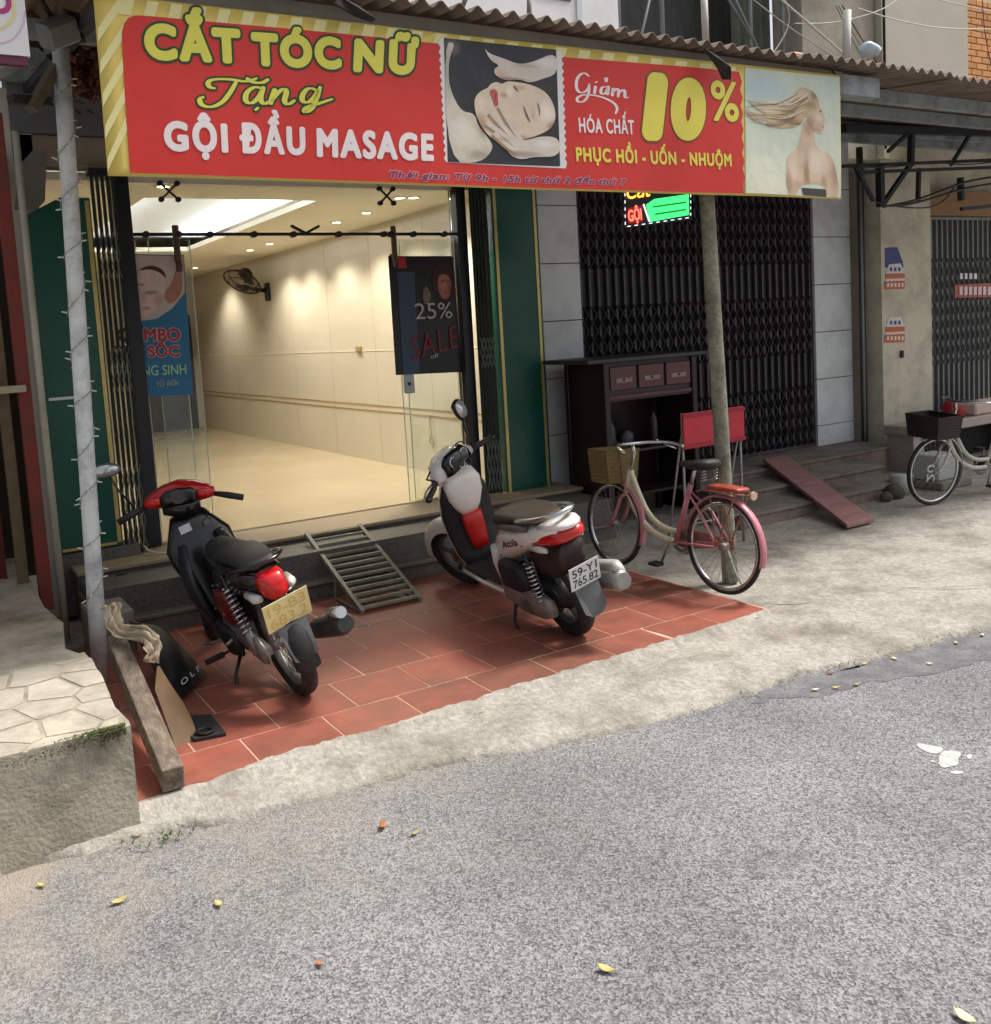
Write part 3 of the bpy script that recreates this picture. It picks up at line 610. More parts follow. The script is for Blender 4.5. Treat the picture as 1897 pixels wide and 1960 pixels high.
# cracks in the pavement
for pts in ([(1440, 1150), (1500, 1160), (1560, 1152)], [(1700, 1120), (1780, 1128), (1897, 1118)]):
    c_ = smooth_pts([pz(x, y, -.0145) for x, y in pts], 3); vs = []
    for i, p in enumerate(c_):
        p = p+Vector((.02*noise.noise((p.x*9, p.y*9, 1)), .02*noise.noise((p.x*9, p.y*9, 5)), 0)); w_ = .0035*(1-abs(2*i/(len(c_)-1)-1)**2)+.0006; vs += [p+Vector((0, w_, 0)), p-Vector((0, w_, 0))]
    struct(MB().add(vs, [(2*i, 2*i+1, 2*i+3, 2*i+2) for i in range(len(c_)-1)]), 'pavement_crack', M('crack_dark', rgb(70, 64, 56), .95, .2, 9))
# ================================================================ upper storeys seen over the awning
m_wht = M('white_render', rgb(236, 238, 240), .85, .03, 2, dirt=rgb(205, 206, 204), dscale=2, damt=.5, world=True)
m_gw = M('grey_render', rgb(172, 166, 152), .9, .1, 2.5, .2, 40, dirt=rgb(128, 124, 112), dscale=2.2, damt=.7, world=True)
ub = thing('white_upper_storey', 'white rendered upper storey rising above the corrugated awning', 'building', (4.2, 7.2, 3.6)); iu = Matrix.Translation((-4.2, -7.2, -3.6))
def pt(par, inv, name, mb, m, **k):
    o = mb.build(name, m, par, **k); o.matrix_parent_inverse = inv; return o
pt(ub, iu, 'wall', MB().box((.7, 7.2, 3.4), (6.22, 7.5, 9)), m_wht)
pt(ub, iu, 'wall_strip', MB().box((5.72, 7.185, 3.6), (5.78, 7.199, 9)), M('pale_blue_joint', rgb(206, 214, 222), .8, .03, 3))
w_ = py(1030, 12, 7.2); w2 = py(1092, 3, 7.2)
pt(ub, iu, 'window', MB().box((w_.x, 7.19, w2.z), (w2.x, 7.199, w2.z+1.2)), M('dusty_glass', rgb(84, 90, 96), .25, .2, 6))
db = thing('dark_balcony', 'dark netted balcony bay between the white storey and the grey walls', 'balcony', (7.4, 7.2, 3.6)); idb = Matrix.Translation((-7.4, -7.2, -3.6))
m_net = M('dark_netting', rgb(58, 60, 62), .8, .5, 5, world=True, stretch=(3, 3, .6))
pt(db, idb, 'back_wall', MB().box((6.225, 8.0, 3.4), (8.78, 8.2, 9)), m_net)
pt(db, idb, 'floor_slab', MB().box((6.225, 7.2, 3.42), (8.78, 8.0, 3.6)), m_lintg)
for x in (6.3, 6.86, 7.45, 8.1, 8.6): pt(db, idb, 'bar', MB().cyl((x, 7.3, 3.6), (x+.03, 7.3, 6.5), .022, 8), M('grey_bar', rgb(128, 134, 136), .5, .15, 6))
for a, b in (((6.3, 7.28, 3.7), (6.9, 7.28, 5.4)), ((7.45, 7.28, 5.6), (8.6, 7.28, 3.9)), ((6.9, 7.28, 5.9), (8.1, 7.28, 4.6))): pt(db, idb, 'brace', MB().cyl(a, b, .014, 6), _M['grey_bar'])
pt(db, idb, 'curtain', MB().add([(8.15+.6*i/24, 7.6+.03*math.sin(i*1.3), z) for i in range(25) for z in (3.6, 6.5)], [(2*i, 2*i+2, 2*i+3, 2*i+1) for i in range(24)], True), M('dull_green_cloth', rgb(92, 100, 86), .9, .2, 5))
gb = thing('grey_upper_house', 'plain grey rendered upper walls right of the dark balcony', 'building', (10.2, 7.2, 3.6)); igb = Matrix.Translation((-10.2, -7.2, -3.6))
pt(gb, igb, 'wall', MB().box((8.80, 7.2, 3.4), (10.02, 7.6, 9)), m_gw)
pt(gb, igb, 'wall', MB().box((10.05, 7.12, 3.4), (11.72, 7.6, 9)), M('pale_grey_render', rgb(190, 184, 170), .9, .06, 2, .2, 40, world=True))
pt(gb, igb, 'downpipe', MB().cyl((10.03, 7.08, 3.5), (10.05, 7.08, 9), .016, 8), m_black)
bb = thing('brick_house', 'orange brick upper wall standing at the far right above the awning', 'building', (12.4, 7.3, 3.6)); ibb = Matrix.Translation((-12.4, -7.3, -3.6))
pt(bb, ibb, 'wall', MB().box((11.74, 7.33, 3.4), (14.5, 7.7, 9)), M('pale_mortar', rgb(206, 186, 160), .9, .1, 9))
pt(bb, ibb, 'white_band', MB().box((11.74, 7.27, 4.32), (14.5, 7.33, 4.46)), m_wht)
m_br = M('orange_brick', rgb(206, 148, 96), .85, .15, 20, .3, 60, world=True, rnd=.14)
for r_ in range(13):
    for c_ in range(5):
        x = 11.75+.235*c_+(.117 if r_ % 2 else 0); z = 4.48+.078*r_
        o = MB().bbox((0, 0, 0), (.222, .028, .066), .004).build('brick', m_br, bb); o.location = (x-12.4, 7.303-7.3, z-3.6)
# wires, pipe and odds and ends above the roof
def wire(pts, r, col, label, Y=6.9, name='cable'):
    m = M('cable_%d_%d_%d' % col, rgb(*col), .6, .1, 5)
    tag(MB().tube(smooth_pts([py(x, y, Y) for x, y in pts], 2), r, 6).build(name, m), label, 'cable', 'cables strung above the awning')
wire([(1485, -10), (1560, 55), (1640, 125)], .012, (206, 204, 196), 'thick pale cable slanting down to the awning roof')
wire([(1430, -10), (1520, 60), (1600, 110)], .006, (178, 178, 172), 'thin pale cable slanting down to the awning roof')
wire([(1520, 45), (1600, 45), (1690, 20), (1730, -10)], .006, (190, 188, 180), 'pale cable looping past the white pipe')
wire([(1640, 15), (1720, 40), (1800, 55), (1897, 56), (1960, 54)], .007, (200, 198, 190), 'pale cable running flat across the grey wall')
wire([(1780, -5), (1840, 10), (1900, 22)], .006, (190, 188, 180), 'short pale cable near the brick wall')
wire([(1500, -10), (1515, 40), (1490, 90), (1470, 110)], .007, (172, 170, 164), 'grey cable curving down in front of the dark balcony')
for i, (x0, x1) in enumerate(((1605, 1680), (1612, 1692), (1600, 1668))): wire([(x0, 10), ((x0+x1)/2-6, 70), (x1, 140)], .008, (112, 84, 84) if i % 2 else (150, 146, 140), ('dull red' if i % 2 else 'grey')+' cable hanging beside the white roof pipe'+(' nearest the blue bag' if i == 0 else ''))
wire([(1880, -10), (1884, 60), (1900, 140)], .006, (110, 84, 70), 'brown cable hanging in front of the brick wall')
a, b = py(1622, 20, 6.6), py(1620, 135, 6.6)
tag(MB().cyl(a, b, .04, 12).build('roof_pipe', M('white_pvc', rgb(196, 194, 188), .6, .1, 6)), 'white plastic pipe standing on the awning roof among cables', 'pipe')
a, b = py(1347, -20, 6.0), py(1352, 100, 6.0)
tag(MB().cyl(a, b, .03, 10).build('roof_pole', M('pale_pole', rgb(186, 184, 176), .6, .1, 6)), 'pale pole rising from the awning in front of the dark balcony', 'pole')
for (x, y0, y1, lab) in ((1013, -10, 42, 'thin grey pole on the awning in front of the white wall'), (885, -10, 12, 'slanting thin rod on the awning in front of the white wall')):
    tag(MB().cyl(py(x+(10 if x < 900 else 0), y0, 5.6), py(x, y1, 5.6), .017, 8).build('roof_pole', M('grey_rod', rgb(120, 118, 116), .6, .1, 6)), lab, 'pole')
q = MB(); c_ = py(1665, 95, 6.5); q.sphere((0, 0, 0), (.13, .1, .075), 14, 8)
for i, v in enumerate(q.v): d = 1+.3*noise.noise(Vector(v)*14); q.v[i] = (v[0]*d, v[1]*d, v[2]*d)
o = q.build('plastic_bag', M('blue_white_plastic', rgb(190, 214, 228), .35, .25, 8)); o.location = c_; tag(o, 'crumpled pale blue plastic bag caught among cables on the roof', 'bag')
q = MB(); c_ = py(1525, 108, 4.5); q.bbox((-.05, -.02, -.02), (.05, .03, .025), .01)
o = q.build('orange_scrap', M('orange_plastic', rgb(216, 132, 84), .5, .1, 9)); o.location = c_; tag(o, 'small orange plastic scrap on the awning edge above the banner', 'scrap')
c_ = py(1590, -6, 7.0); tag(MB().box((c_.x-.28, 6.98, c_.z), (c_.x+.24, 7.02, c_.z+.4)).build('teal_board', M('teal_board', rgb(70, 150, 140), .6, .08, 4)), 'teal board hung on the grey wall above the cables', 'board')
# dark cloth hanging over the awning edge
for pts, lab in (([(650, -8), (690, 8), (718, 38), (712, 42), (685, 28), (640, 8)], 'dark ragged cloth scrap hanging over the banner above the yellow lettering'), ([(1348, 92), (1378, 105), (1396, 130), (1398, 152), (1390, 150), (1372, 128)], 'dark ragged strip hanging over the banner by the percent sign')):
    P_ = [py(x, y, 4.09) for x, y in pts]
    o = MB().prism([p_+Vector((0, .02*math.sin(i*2.0), 0)) for i, p_ in enumerate(P_)], (0, .012, 0)).build('ragged_cloth', M('dark_cloth', rgb(44, 40, 38), .95, .3, 20)); tag(o, lab, 'cloth')
# ================================================================ the banner
YB = 4.19
def bp(x, y): return py(x, y, YB)
def wavy(o, layer, cut=True):
    me = o.data; bm = bmesh.new(); bm.from_mesh(me)
    for i in range(1, 44 if cut else 1):
        g = bm.verts[:]+bm.edges[:]+bm.faces[:]
        bmesh.ops.bisect_plane(bm, geom=g, plane_co=(.8+.11*i, 0, 0), plane_no=(1, 0, 0))
    for z in (2.6, 2.75, 2.9, 3.05) if cut else ():
        g = bm.verts[:]+bm.edges[:]+bm.faces[:]
        bmesh.ops.bisect_plane(bm, geom=g, plane_co=(0, 0, z), plane_no=(0, 0, 1))
    for v in bm.verts:
        x, z = v.co.x, v.co.z; f = min(1, max(0, (3.2-z)/.75))
        v.co.y += -.0010*layer+(.010*math.sin(x*2.1+1)+.004*math.sin(x*5.3+z*2))*(.4+.6*f)
    bm.to_mesh(me); bm.free()
    for p_ in me.polygons: p_.use_smooth = cut
    return o
bn = thing('shop_banner', 'long red and yellow salon banner hung along the awning edge above the shopfront', 'banner', (.85, YB, 2.45)); ib = Matrix.Translation((-.85, -YB, -2.45))
_ly = [0]
def layer(name, polys, m, lv, par=None):
    q = MB()
    for pl in polys:
        if name.startswith(('portrait_b', 'portrait_f', 'portrait_h', 'portrait_s', 'picture_t', 'picture_f', 'picture_h', 'picture_s', 'picture_l')): pl = [(v.x, v.y) for v in smooth_pts([(x, y, 0) for x, y in pl], 2, True)]
        q.add([bp(x, y) for x, y in pl], [tuple(range(len(pl)))])
    return fin(q, name, m, lv, par)
def fin(q, name, m, lv, par=None, cut=True):
    me = bpy.data.meshes.new(name); me.from_pydata(q.v, [], q.f); me.update(); me.materials.append(m)
    bm = bmesh.new(); bm.from_mesh(me); bmesh.ops.triangulate(bm, faces=[f for f in bm.faces if len(f.verts) > 4])
    bmesh.ops.recalc_face_normals(bm, faces=bm.faces)
    bm.to_mesh(me); bm.free(); o = bpy.data.objects.new(name, me); C.objects.link(o); o.parent = bn if par is None else par
    o.matrix_parent_inverse = ib if par is None else Matrix(); return wavy(o, lv, cut)
def vinyl(name, c, **k): return M(name, c, k.pop('rough', .5), k.pop('var', .05), k.pop('scale', 3), .35, 5, world=True, **k)
v_yel = vinyl('vinyl_yellow', rgb(222, 196, 100)); v_pale = vinyl('vinyl_pale_yellow', rgb(226, 216, 150)); v_red = vinyl('vinyl_red', rgb(204, 42, 32))
v_cream = vinyl('vinyl_cream', rgb(226, 226, 204)); v_lime = vinyl('vinyl_lime', rgb(222, 214, 84)); v_grn = vinyl('vinyl_dark_green', rgb(30, 62, 22)); v_whi = vinyl('vinyl_white', rgb(236, 224, 222))
sheet = layer('banner_sheet', [[(178, -14), (840, 62), (1608, 144), (1611, 381), (207, 336)]], v_yel, -2)
s_ = sheet.modifiers.new('thick', 'SOLIDIFY'); s_.thickness = .002; s_.offset = 0
strp = []
for i in range(26):                                               # slanting pale stripes of the top band
    x = 236+46*i
    def yt(x_): return -12+(x_-180)*.1128
    strp.append([(x, yt(x)+2), (x+22, yt(x+22)+2), (x+13, yt(x+13)+34), (x-9, yt(x-9)+34)])
for i in range(5):
    y = 20+62*i; strp.append([(186+(y)*.075, y+34), (186+(y)*.075, y+60), (244, y-20), (240, y-44)])
layer('stripe', strp, v_pale, 1)
red = [(249, 331), (240, 200), (233, 80), (233, 62), (237, 46), (245, 35), (256, 30), (272, 30), (560, 56), (843, 84), (1081, 109), (1296, 126), (1413, 138)]
for i in range(15): y = 142+15.2*i; red += [(1414+.026*(y-142)*1.0+(4 if i % 2 else 0), y)]
red += [(1421, 371), (850, 353)]
layer('red_panel', [red], v_red, 2)
def z4(x, y): return (1229.2+x/2.841, y/2.841)
def z3(x, y): return (819.4+x/3.9685, y/3.9685)
def S4(x, y, rx, ry, c, a): X, Y_ = z4(x, y); return (X, Y_, rx/2.841, ry/2.841, rgb(*c), a)
def S3(x, y, rx, ry, c, a): X, Y_ = z3(x, y); return (X, Y_, rx/3.9685, ry/3.9685, rgb(*c), a)
wv_ = PHOTO('print_portrait_ground', rgb(204, 212, 192), [S4(640, 480, 260, 160, (172, 194, 196), .8), S4(1040, 470, 120, 160, (182, 200, 196), .6), S4(680, 980, 220, 260, (228, 228, 204), .8)], YB, .04)
layer('portrait_ground', [[(1424, 130), (1606, 148), (1609, 378), (1424, 370)]], wv_, 2)
SKN = (206, 180, 152); SHD = (150, 112, 84); LGT = (228, 212, 192)
sk = PHOTO('print_back_skin', rgb(*SKN), [S4(950, 880, 90, 120, LGT, .8), S4(815, 900, 40, 140, LGT, .6), S4(890, 960, 26, 170, SHD, .75), S4(1050, 950, 40, 120, SHD, .55), S4(790, 990, 30, 110, SHD, .5), S4(900, 700, 40, 70, SHD, .5), S4(880, 1010, 120, 40, (186, 150, 110), .6), S4(985, 990, 26, 60, SHD, .5)], YB)
fc_ = PHOTO('print_profile_skin', rgb(206, 178, 154), [S4(905, 680, 40, 70, SHD, .7), S4(960, 640, 30, 40, LGT, .7), S4(968, 606, 14, 8, (70, 50, 44), .9), S4(978, 690, 12, 8, (170, 96, 84), .8), S4(940, 705, 40, 16, SHD, .4)], YB)
hr = PHOTO('print_blonde_hair', rgb(190, 166, 128), [S4(700, 600, 150, 22, (222, 206, 176), .85), S4(760, 650, 150, 18, (130, 100, 70), .8), S4(860, 520, 60, 50, (214, 196, 160), .7), S4(900, 570, 60, 30, (140, 108, 74), .7), S4(640, 655, 90, 14, (216, 200, 168), .8), S4(800, 610, 120, 12, (150, 120, 84), .8), S4(840, 675, 90, 16, (110, 84, 60), .8), S4(930, 520, 30, 40, (120, 92, 64), .7)], YB, .16)
pr_ = layer('portrait_back', [[z4(*p_) for p_ in ((880, 640), (935, 720), (935, 780), (962, 815), (1020, 838), (1048, 900), (1066, 1000), (1072, 1075), (1005, 1068), (990, 1000), (860, 1000), (830, 1068), (776, 1060), (774, 870), (800, 830), (836, 812), (852, 760), (866, 700))]], sk, 3)
layer('portrait_face', [[z4(*p_) for p_ in ((905, 600), (962, 575), (970, 590), (975, 612), (984, 632), (994, 656), (984, 666), (988, 680), (984, 690), (986, 702), (972, 728), (934, 722), (912, 690), (888, 650))]], fc_, 4)
layer('portrait_hair', [[z4(*p_) for p_ in ((860, 472), (922, 492), (956, 540), (962, 588), (905, 602), (884, 640), (850, 688), (760, 700), (690, 690), (650, 672), (700, 668), (640, 650), (598, 655), (556, 612), (538, 588), (600, 618), (680, 630), (610, 590), (560, 545), (640, 580), (700, 575), (800, 556), (832, 500))]], hr, 5)
v_str = vinyl('vinyl_hair_light', rgb(226, 212, 184)); v_std = vinyl('vinyl_hair_dark', rgb(132, 104, 76))
def strand(pts, m, wd, lv):
    p_ = smooth_pts([(x, y, 0) for x, y in pts], 3); vs = []
    for i, a in enumerate(p_):
        d = (p_[min(i+1, len(p_)-1)]-p_[max(i-1, 0)]).normalized(); n2 = Vector((-d.y, d.x, 0))*wd*(1-.8*i/len(p_)); vs += [a+n2, a-n2]
    q = MB().add([bp(*z4(v.x, v.y)) for v in vs], [(2*i, 2*i+1, 2*i+3, 2*i+2) for i in range(len(p_)-1)]); fin(q, 'hair_strand', m, lv, None, False)
rs_ = random.Random(8)
for i in range(16):
    y0 = rs_.uniform(500, 640); x0 = rs_.uniform(820, 900); e = rs_.uniform(540, 660); ye = 540+(y0-500)*.75+rs_.uniform(-20, 40)
    strand([(x0, y0), (x0-80, y0+50+rs_.uniform(-15, 15)), (x0-170, y0+40+rs_.uniform(-20, 30)), (e, ye)], v_str if i % 2 else v_std, rs_.uniform(2.0, 4.5), 6+i % 3)
layer('portrait_dress', [[z4(*p_) for p_ in ((858, 1022), (995, 1030), (1000, 1072), (872, 1062))]], vinyl('vinyl_charcoal', rgb(54, 50, 48)), 6)
# stamp-edged massage picture
v_stamp = vinyl('vinyl_stamp_white', rgb(224, 218, 216))
def sc_edge(a, b, n, d):
    out = []
    for i in range(n):
        t = i/n; out += [(a[0]+(b[0]-a[0])*t, a[1]+(b[1]-a[1])*t), (a[0]+(b[0]-a[0])*(t+.5/n)+d[0], a[1]+(b[1]-a[1])*(t+.5/n)+d[1])]
    return out
st_ = sc_edge((853, 311), (842, 76), 15, (-4, 0))+[(843, 72), (1073, 98)]+sc_edge((1074, 100), (1083, 318), 15, (4, 0))+[(1084, 322)]
layer('stamp_border', [st_], v_stamp, 3)
layer('picture_ground', [[z3(*p_) for p_ in ((118, 288), (972, 378), (1008, 1262), (145, 1232))]], PHOTO('print_night', rgb(36, 38, 42), [S3(180, 360, 90, 90, (110, 106, 102), .8), S3(880, 660, 120, 90, (52, 44, 40), .7)], YB), 4)
v_tow = PHOTO('print_towel', rgb(206, 196, 178), [S3(150, 560, 60, 300, (150, 146, 142), .6), S3(420, 960, 60, 120, (150, 124, 96), .75), S3(250, 1000, 150, 150, (228, 220, 204), .7), S3(380, 1180, 120, 60, (140, 124, 104), .6)], YB)
v_sk2 = PHOTO('print_face', rgb(220, 200, 176), [S3(400, 930, 70, 110, (176, 138, 104), .8), S3(640, 1040, 220, 40, (170, 134, 104), .75), S3(900, 850, 90, 120, (240, 228, 210), .8), S3(600, 850, 110, 80, (232, 196, 172), .7), S3(575, 720, 40, 34, (176, 128, 104), .7), S3(620, 690, 34, 60, (240, 226, 208), .7), S3(400, 780, 60, 80, (236, 220, 198), .7), S3(700, 665, 60, 30, (186, 150, 122), .6), S3(945, 960, 60, 60, (160, 122, 92), .8), S3(800, 860, 26, 80, (190, 152, 124), .5)], YB, .05)
v_hand = PHOTO('print_hand', rgb(206, 194, 182), [S3(560, 560, 70, 40, (216, 160, 138), .6), S3(620, 600, 200, 26, (140, 108, 88), .7), S3(900, 480, 120, 60, (226, 220, 214), .8), S3(450, 400, 40, 60, (226, 214, 204), .7), S3(740, 500, 130, 24, (156, 140, 130), .5)], YB, .05)
v_hand2 = PHOTO('print_lower_hand', rgb(212, 200, 186), [S3(700, 1170, 260, 40, (136, 116, 100), .7), S3(880, 1090, 130, 40, (232, 226, 218), .8), S3(560, 1060, 90, 30, (190, 150, 124), .6)], YB, .05)
layer('picture_towel', [[z3(*p_) for p_ in ((118, 330), (205, 320), (165, 420), (150, 540), (165, 690), (250, 850), (352, 858), (380, 960), (470, 1060), (500, 1130), (400, 1240), (145, 1232))]], v_tow, 5)
layer('picture_face', [[z3(*p_) for p_ in ((352, 740), (400, 690), (455, 668), (470, 640), (520, 618), (560, 640), (600, 618), (640, 618), (780, 640), (900, 700), (958, 800), (972, 900), (930, 985), (800, 1042), (700, 1062), (600, 1085), (500, 1062), (430, 1000), (372, 900), (350, 810))]], v_sk2, 6)
layer('picture_hand', [[z3(*p_) for p_ in ((420, 358), (460, 408), (560, 440), (690, 492), (800, 470), (970, 395), (984, 560), (860, 604), (765, 632), (700, 602), (580, 612), (505, 570), (498, 522), (545, 498), (470, 462))]], v_hand, 7)
layer('picture_hand', [[z3(*p_) for p_ in ((640, 1010), (700, 1060), (760, 1062), (860, 1032), (1000, 1044), (1004, 1190), (800, 1190), (720, 1212), (640, 1190), (600, 1140), (640, 1090))]], v_hand2, 7)
for (a, b, c_) in (((440, 930), (560, 1010), (690, 1120)), ((470, 850), (570, 960), (690, 1090)), ((500, 1010), (590, 1090), (690, 1160)), ((545, 800), (620, 930), (710, 1070))):   # fingers laid along the jaw
    p_ = smooth_pts([(*a, 0), (*b, 0), (*c_, 0)], 3); vs = []
    for i, v in enumerate(p_):
        d = (p_[min(i+1, len(p_)-1)]-p_[max(i-1, 0)]).normalized(); n2 = Vector((-d.y, d.x, 0))*(17 if 0 < i < len(p_)-1 else 7); vs += [v+n2, v-n2]
    fin(MB().add([bp(*z3(v.x, v.y)) for v in vs], [(2*i, 2*i+1, 2*i+3, 2*i+2) for i in range(len(p_)-1)]), 'picture_finger', v_hand2, 8, None, False)
    fin(MB().add([bp(*z3(v.x-13, v.y+13)) for v in vs[2:-2]], [(2*i, 2*i+1, 2*i+3, 2*i+2) for i in range(len(p_)-3)]), 'finger_shade', vinyl('vinyl_skin_shade', rgb(168, 134, 106)), 7.5, None, False)
for pl in (((722, 790), (745, 850), (785, 935), (762, 915), (732, 850)), ((822, 760), (852, 830), (848, 900), (842, 835)), ((650, 640), (690, 700), (678, 696), (648, 660))):
    layer('picture_shade', [[z3(*p_) for p_ in pl]], vinyl('vinyl_lash', rgb(112, 84, 66)), 8)
layer('picture_lips', [[z3(*p_) for p_ in ((462, 690), (500, 672), (530, 700), (528, 752), (536, 800), (508, 812), (488, 752))]], PHOTO('print_lips', rgb(190, 88, 86), [S3(512, 745, 8, 70, (110, 40, 44), .8)], YB, .05), 8)
# lettering
def words(name, s, bl, br, tl, m, lv, off=.0, outl=None, om=None, shear=0, space=1.0, cap=.71):
    if outl:
        q = text_on(MB(), s, bp(*bl), bp(*br), bp(*tl), (0, 0, 0), off, outl, shear, cap, space); fin(q, 'letter_outline', om, lv, None, False)
    q = text_on(MB(), s, bp(*bl), bp(*br), bp(*tl), (0, 0, 0), off, 0, shear, cap, space)
    return fin(q, name, m, lv+1, None, False)
words('lettering', 'CẮT', (277, 112), (462, 121), (273, 44), v_lime, 3, .065, .06, v_grn, 0, 1.2)
words('lettering', 'TÓC', (482, 124), (653, 132), (479, 62), v_lime, 3, .065, .06, v_grn, 0, 1.2)
words('lettering', 'NỮ', (674, 136), (798, 142), (677, 75), v_lime, 3, .065, .06, v_grn, 0, 1.2)
words('lettering', 'GỘI', (314, 288), (436, 292), (311, 231), v_whi, 3, .058, None, None, 0, 1.22)
words('lettering', 'ĐẦU', (458, 293), (584, 297), (456, 237), v_whi, 3, .058, None, None, 0, 1.22)
words('lettering', 'MASAGE', (605, 300), (829, 308), (604, 245), v_whi, 3, .058, None, None, 0, 1.22)
v_pur = vinyl('vinyl_purple', rgb(112, 40, 96)); v_lil = vinyl('vinyl_lilac', rgb(222, 150, 150))
words('lettering', 'Thời gian: Từ 9h - 15h từ thứ 2 đến thứ 7', (744, 341), (1200, 354), (743, 328), v_pur, 3, .02, .045, v_lil, .25, 1.06)
words('lettering', 'HÓA CHẤT', (1109, 253), (1215, 257), (1107, 224), v_whi, 3, .035, None, None, 0, 1.12)
v_lim2 = vinyl('vinyl_lemon', rgb(228, 214, 84)); v_drk = vinyl('vinyl_maroon', rgb(120, 70, 20))
words('lettering', '1', (1229, 258), (1281, 260), (1226, 143), v_lim2, 3, .078, .02, v_drk, .12)
words('lettering', '0', (1285, 261), (1351, 263), (1282, 150), v_lim2, 3, .078, .02, v_drk, .08)
words('lettering', '%', (1360, 229), (1412, 233), (1358, 152), v_lim2, 3, .02, .02, v_drk)
words('lettering', 'PHỤC HỒI - UỐN - NHUỘM', (1104, 308), (1398, 319), (1102, 281), v_lim2, 3, .045, None, None, 0, 1.14)
# hand-lettered words: pen strokes of varying width
def pen(strokes, name, m, lv, grow=0.0):
    q = MB()
    for s in strokes:
        pts = smooth_pts([(x, y, 0) for x, y in s], 3); n_ = len(pts); vs = []
        for i, p_ in enumerate(pts):
            d = pts[min(i+1, n_-1)]-pts[max(i-1, 0)]; d.normalize(); nn = Vector((-d.y, d.x, 0))
            wd = (2.0+3.4*abs(d.y)**1.2)*(.55 if name == 'thin' else 1)*(1-.55*(abs(2*i/(n_-1)-1))**4)+grow
            vs += [p_+nn*wd-(d*grow if i == 0 else -d*grow if i == n_-1 else d*0), p_-nn*wd-(d*grow if i == 0 else -d*grow if i == n_-1 else d*0)]
        q.add([bp(v.x, v.y) for v in vs], [(2*i, 2*i+1, 2*i+3, 2*i+2) for i in range(n_-1)])
    return fin(q, 'lettering' if grow == 0 else 'letter_outline', m, lv)
T_ = [[(412, 170), (400, 168), (396, 158), (408, 152), (440, 152), (470, 158), (492, 150)], [(452, 156), (440, 178), (424, 198), (402, 207), (384, 202), (380, 190), (390, 186)],
      [(500, 170), (486, 166), (470, 178), (468, 194), (480, 200), (494, 188), (502, 170)], [(504, 166), (496, 190), (504, 201), (516, 194)], [(470, 150), (482, 158), (500, 160), (514, 152)], [(489, 207), (492, 211)],
      [(526, 170), (520, 186), (516, 201)], [(519, 194), (532, 176), (544, 170), (548, 178), (542, 194), (550, 202), (564, 192)],
      [(606, 174), (590, 168), (578, 180), (576, 194), (588, 198), (600, 188), (608, 172)], [(612, 166), (604, 192), (594, 212), (580, 216), (584, 206), (606, 200), (636, 190)]]
pen(T_, 'o', v_grn, 3, 4.2); pen(T_, 'w', v_lime, 4)
G_ = [[(1128, 146), (1118, 138), (1106, 146), (1102, 164), (1108, 178), (1122, 176), (1128, 164)], [(1128, 160), (1128, 178), (1120, 194), (1106, 196), (1104, 186), (1120, 180), (1150, 184), (1176, 196), (1183, 208), (1178, 218)],
      [(1140, 164), (1138, 180)], [(1141, 156), (1142, 158)], [(1162, 166), (1152, 166), (1149, 178), (1158, 181), (1164, 168)], [(1165, 164), (1163, 182)], [(1157, 152), (1162, 148), (1160, 157)],
      [(1174, 168), (1172, 184)], [(1173, 176), (1182, 168), (1185, 175), (1183, 186)], [(1184, 178), (1194, 170), (1197, 178), (1196, 187), (1204, 186)]]
pen(G_, 'thin', v_whi, 3)
for (x, y) in ((184, -6), (1604, 148)):
    P_ = bp(x, y); o = MB().tube([P_, P_+Vector((0, .05, .06))], .004, 6).build('tie_cord', m_black, bn); o.matrix_parent_inverse = ib
# ================================================================ left side: pole with fairy lights, next-door front
m_pole = M('flaking_white_pole', rgb(226, 230, 228), .7, .1, 5, .3, 40, dirt=rgb(150, 158, 162), dscale=6, damt=.8, world=True)
pb, ptop = pz(193, 1308, 0), py(116, 92, 4.98)
lp = thing('light_pole', 'white painted steel pole wound with fairy lights at the left of the banner', 'pole', pb); il = Matrix.Translation(-pb)
pt(lp, il, 'shaft', MB().tube([pb.lerp(ptop, i/6) for i in range(7)], [.042, .042, .041, .041, .040, .040, .039], 18), m_pole)
pt(lp, il, 'top_cap', MB().cyl(ptop, ptop+Vector((0, 0, .06)), .045, 14), M('rusty_cap', rgb(86, 66, 54), .9, .3, 20))
ax = (ptop-pb).normalized(); ex_ = ax.orthogonal().normalized(); ey_ = ax.cross(ex_); q = MB(); hel = []; Lp = (ptop-pb).length; bulbs = MB()
for i in range(420):
    t = i/420; a_ = t*2*PI*11+.5*math.sin(i*.11); hel.append(pb+ax*(Lp*(.12+.85*t))+(ex_*math.cos(a_)+ey_*math.sin(a_))*.0455)
pt(lp, il, 'fairy_wire', MB().tube(hel, .0022, 4), M('pale_wire', rgb(150, 156, 150), .6, .1, 5))
m_bulb = M('clear_bulb', rgb(226, 226, 214), .3, .05, 5)
for i in range(0, 420, 6):
    a_ = (hel[i]-pb); c_ = pb+ax*a_.dot(ax); o_ = (hel[i]-c_).normalized(); d_ = (o_+ax*random.uniform(-.5, .5)).normalized()
    pt(lp, il, 'bulb', MB().cyl(hel[i], hel[i]+d_*.028, .0045, 6, .003), m_bulb)
nx = thing('next_door_front', 'dim shop front at the far left with a red upright and brown curtain', 'building', (0, 7.0, .3)); inx = Matrix.Translation((0, -7.0, -.3))
m_brn = M('dark_red_brown', rgb(88, 34, 28), .8, .25, 5, world=True)
pt(nx, inx, 'back_wall', MB().box((-2.5, 7.2, .2), (.72, 7.3, 3.6)), M('dim_wall', rgb(70, 60, 50), .9, .3, 3, world=True))
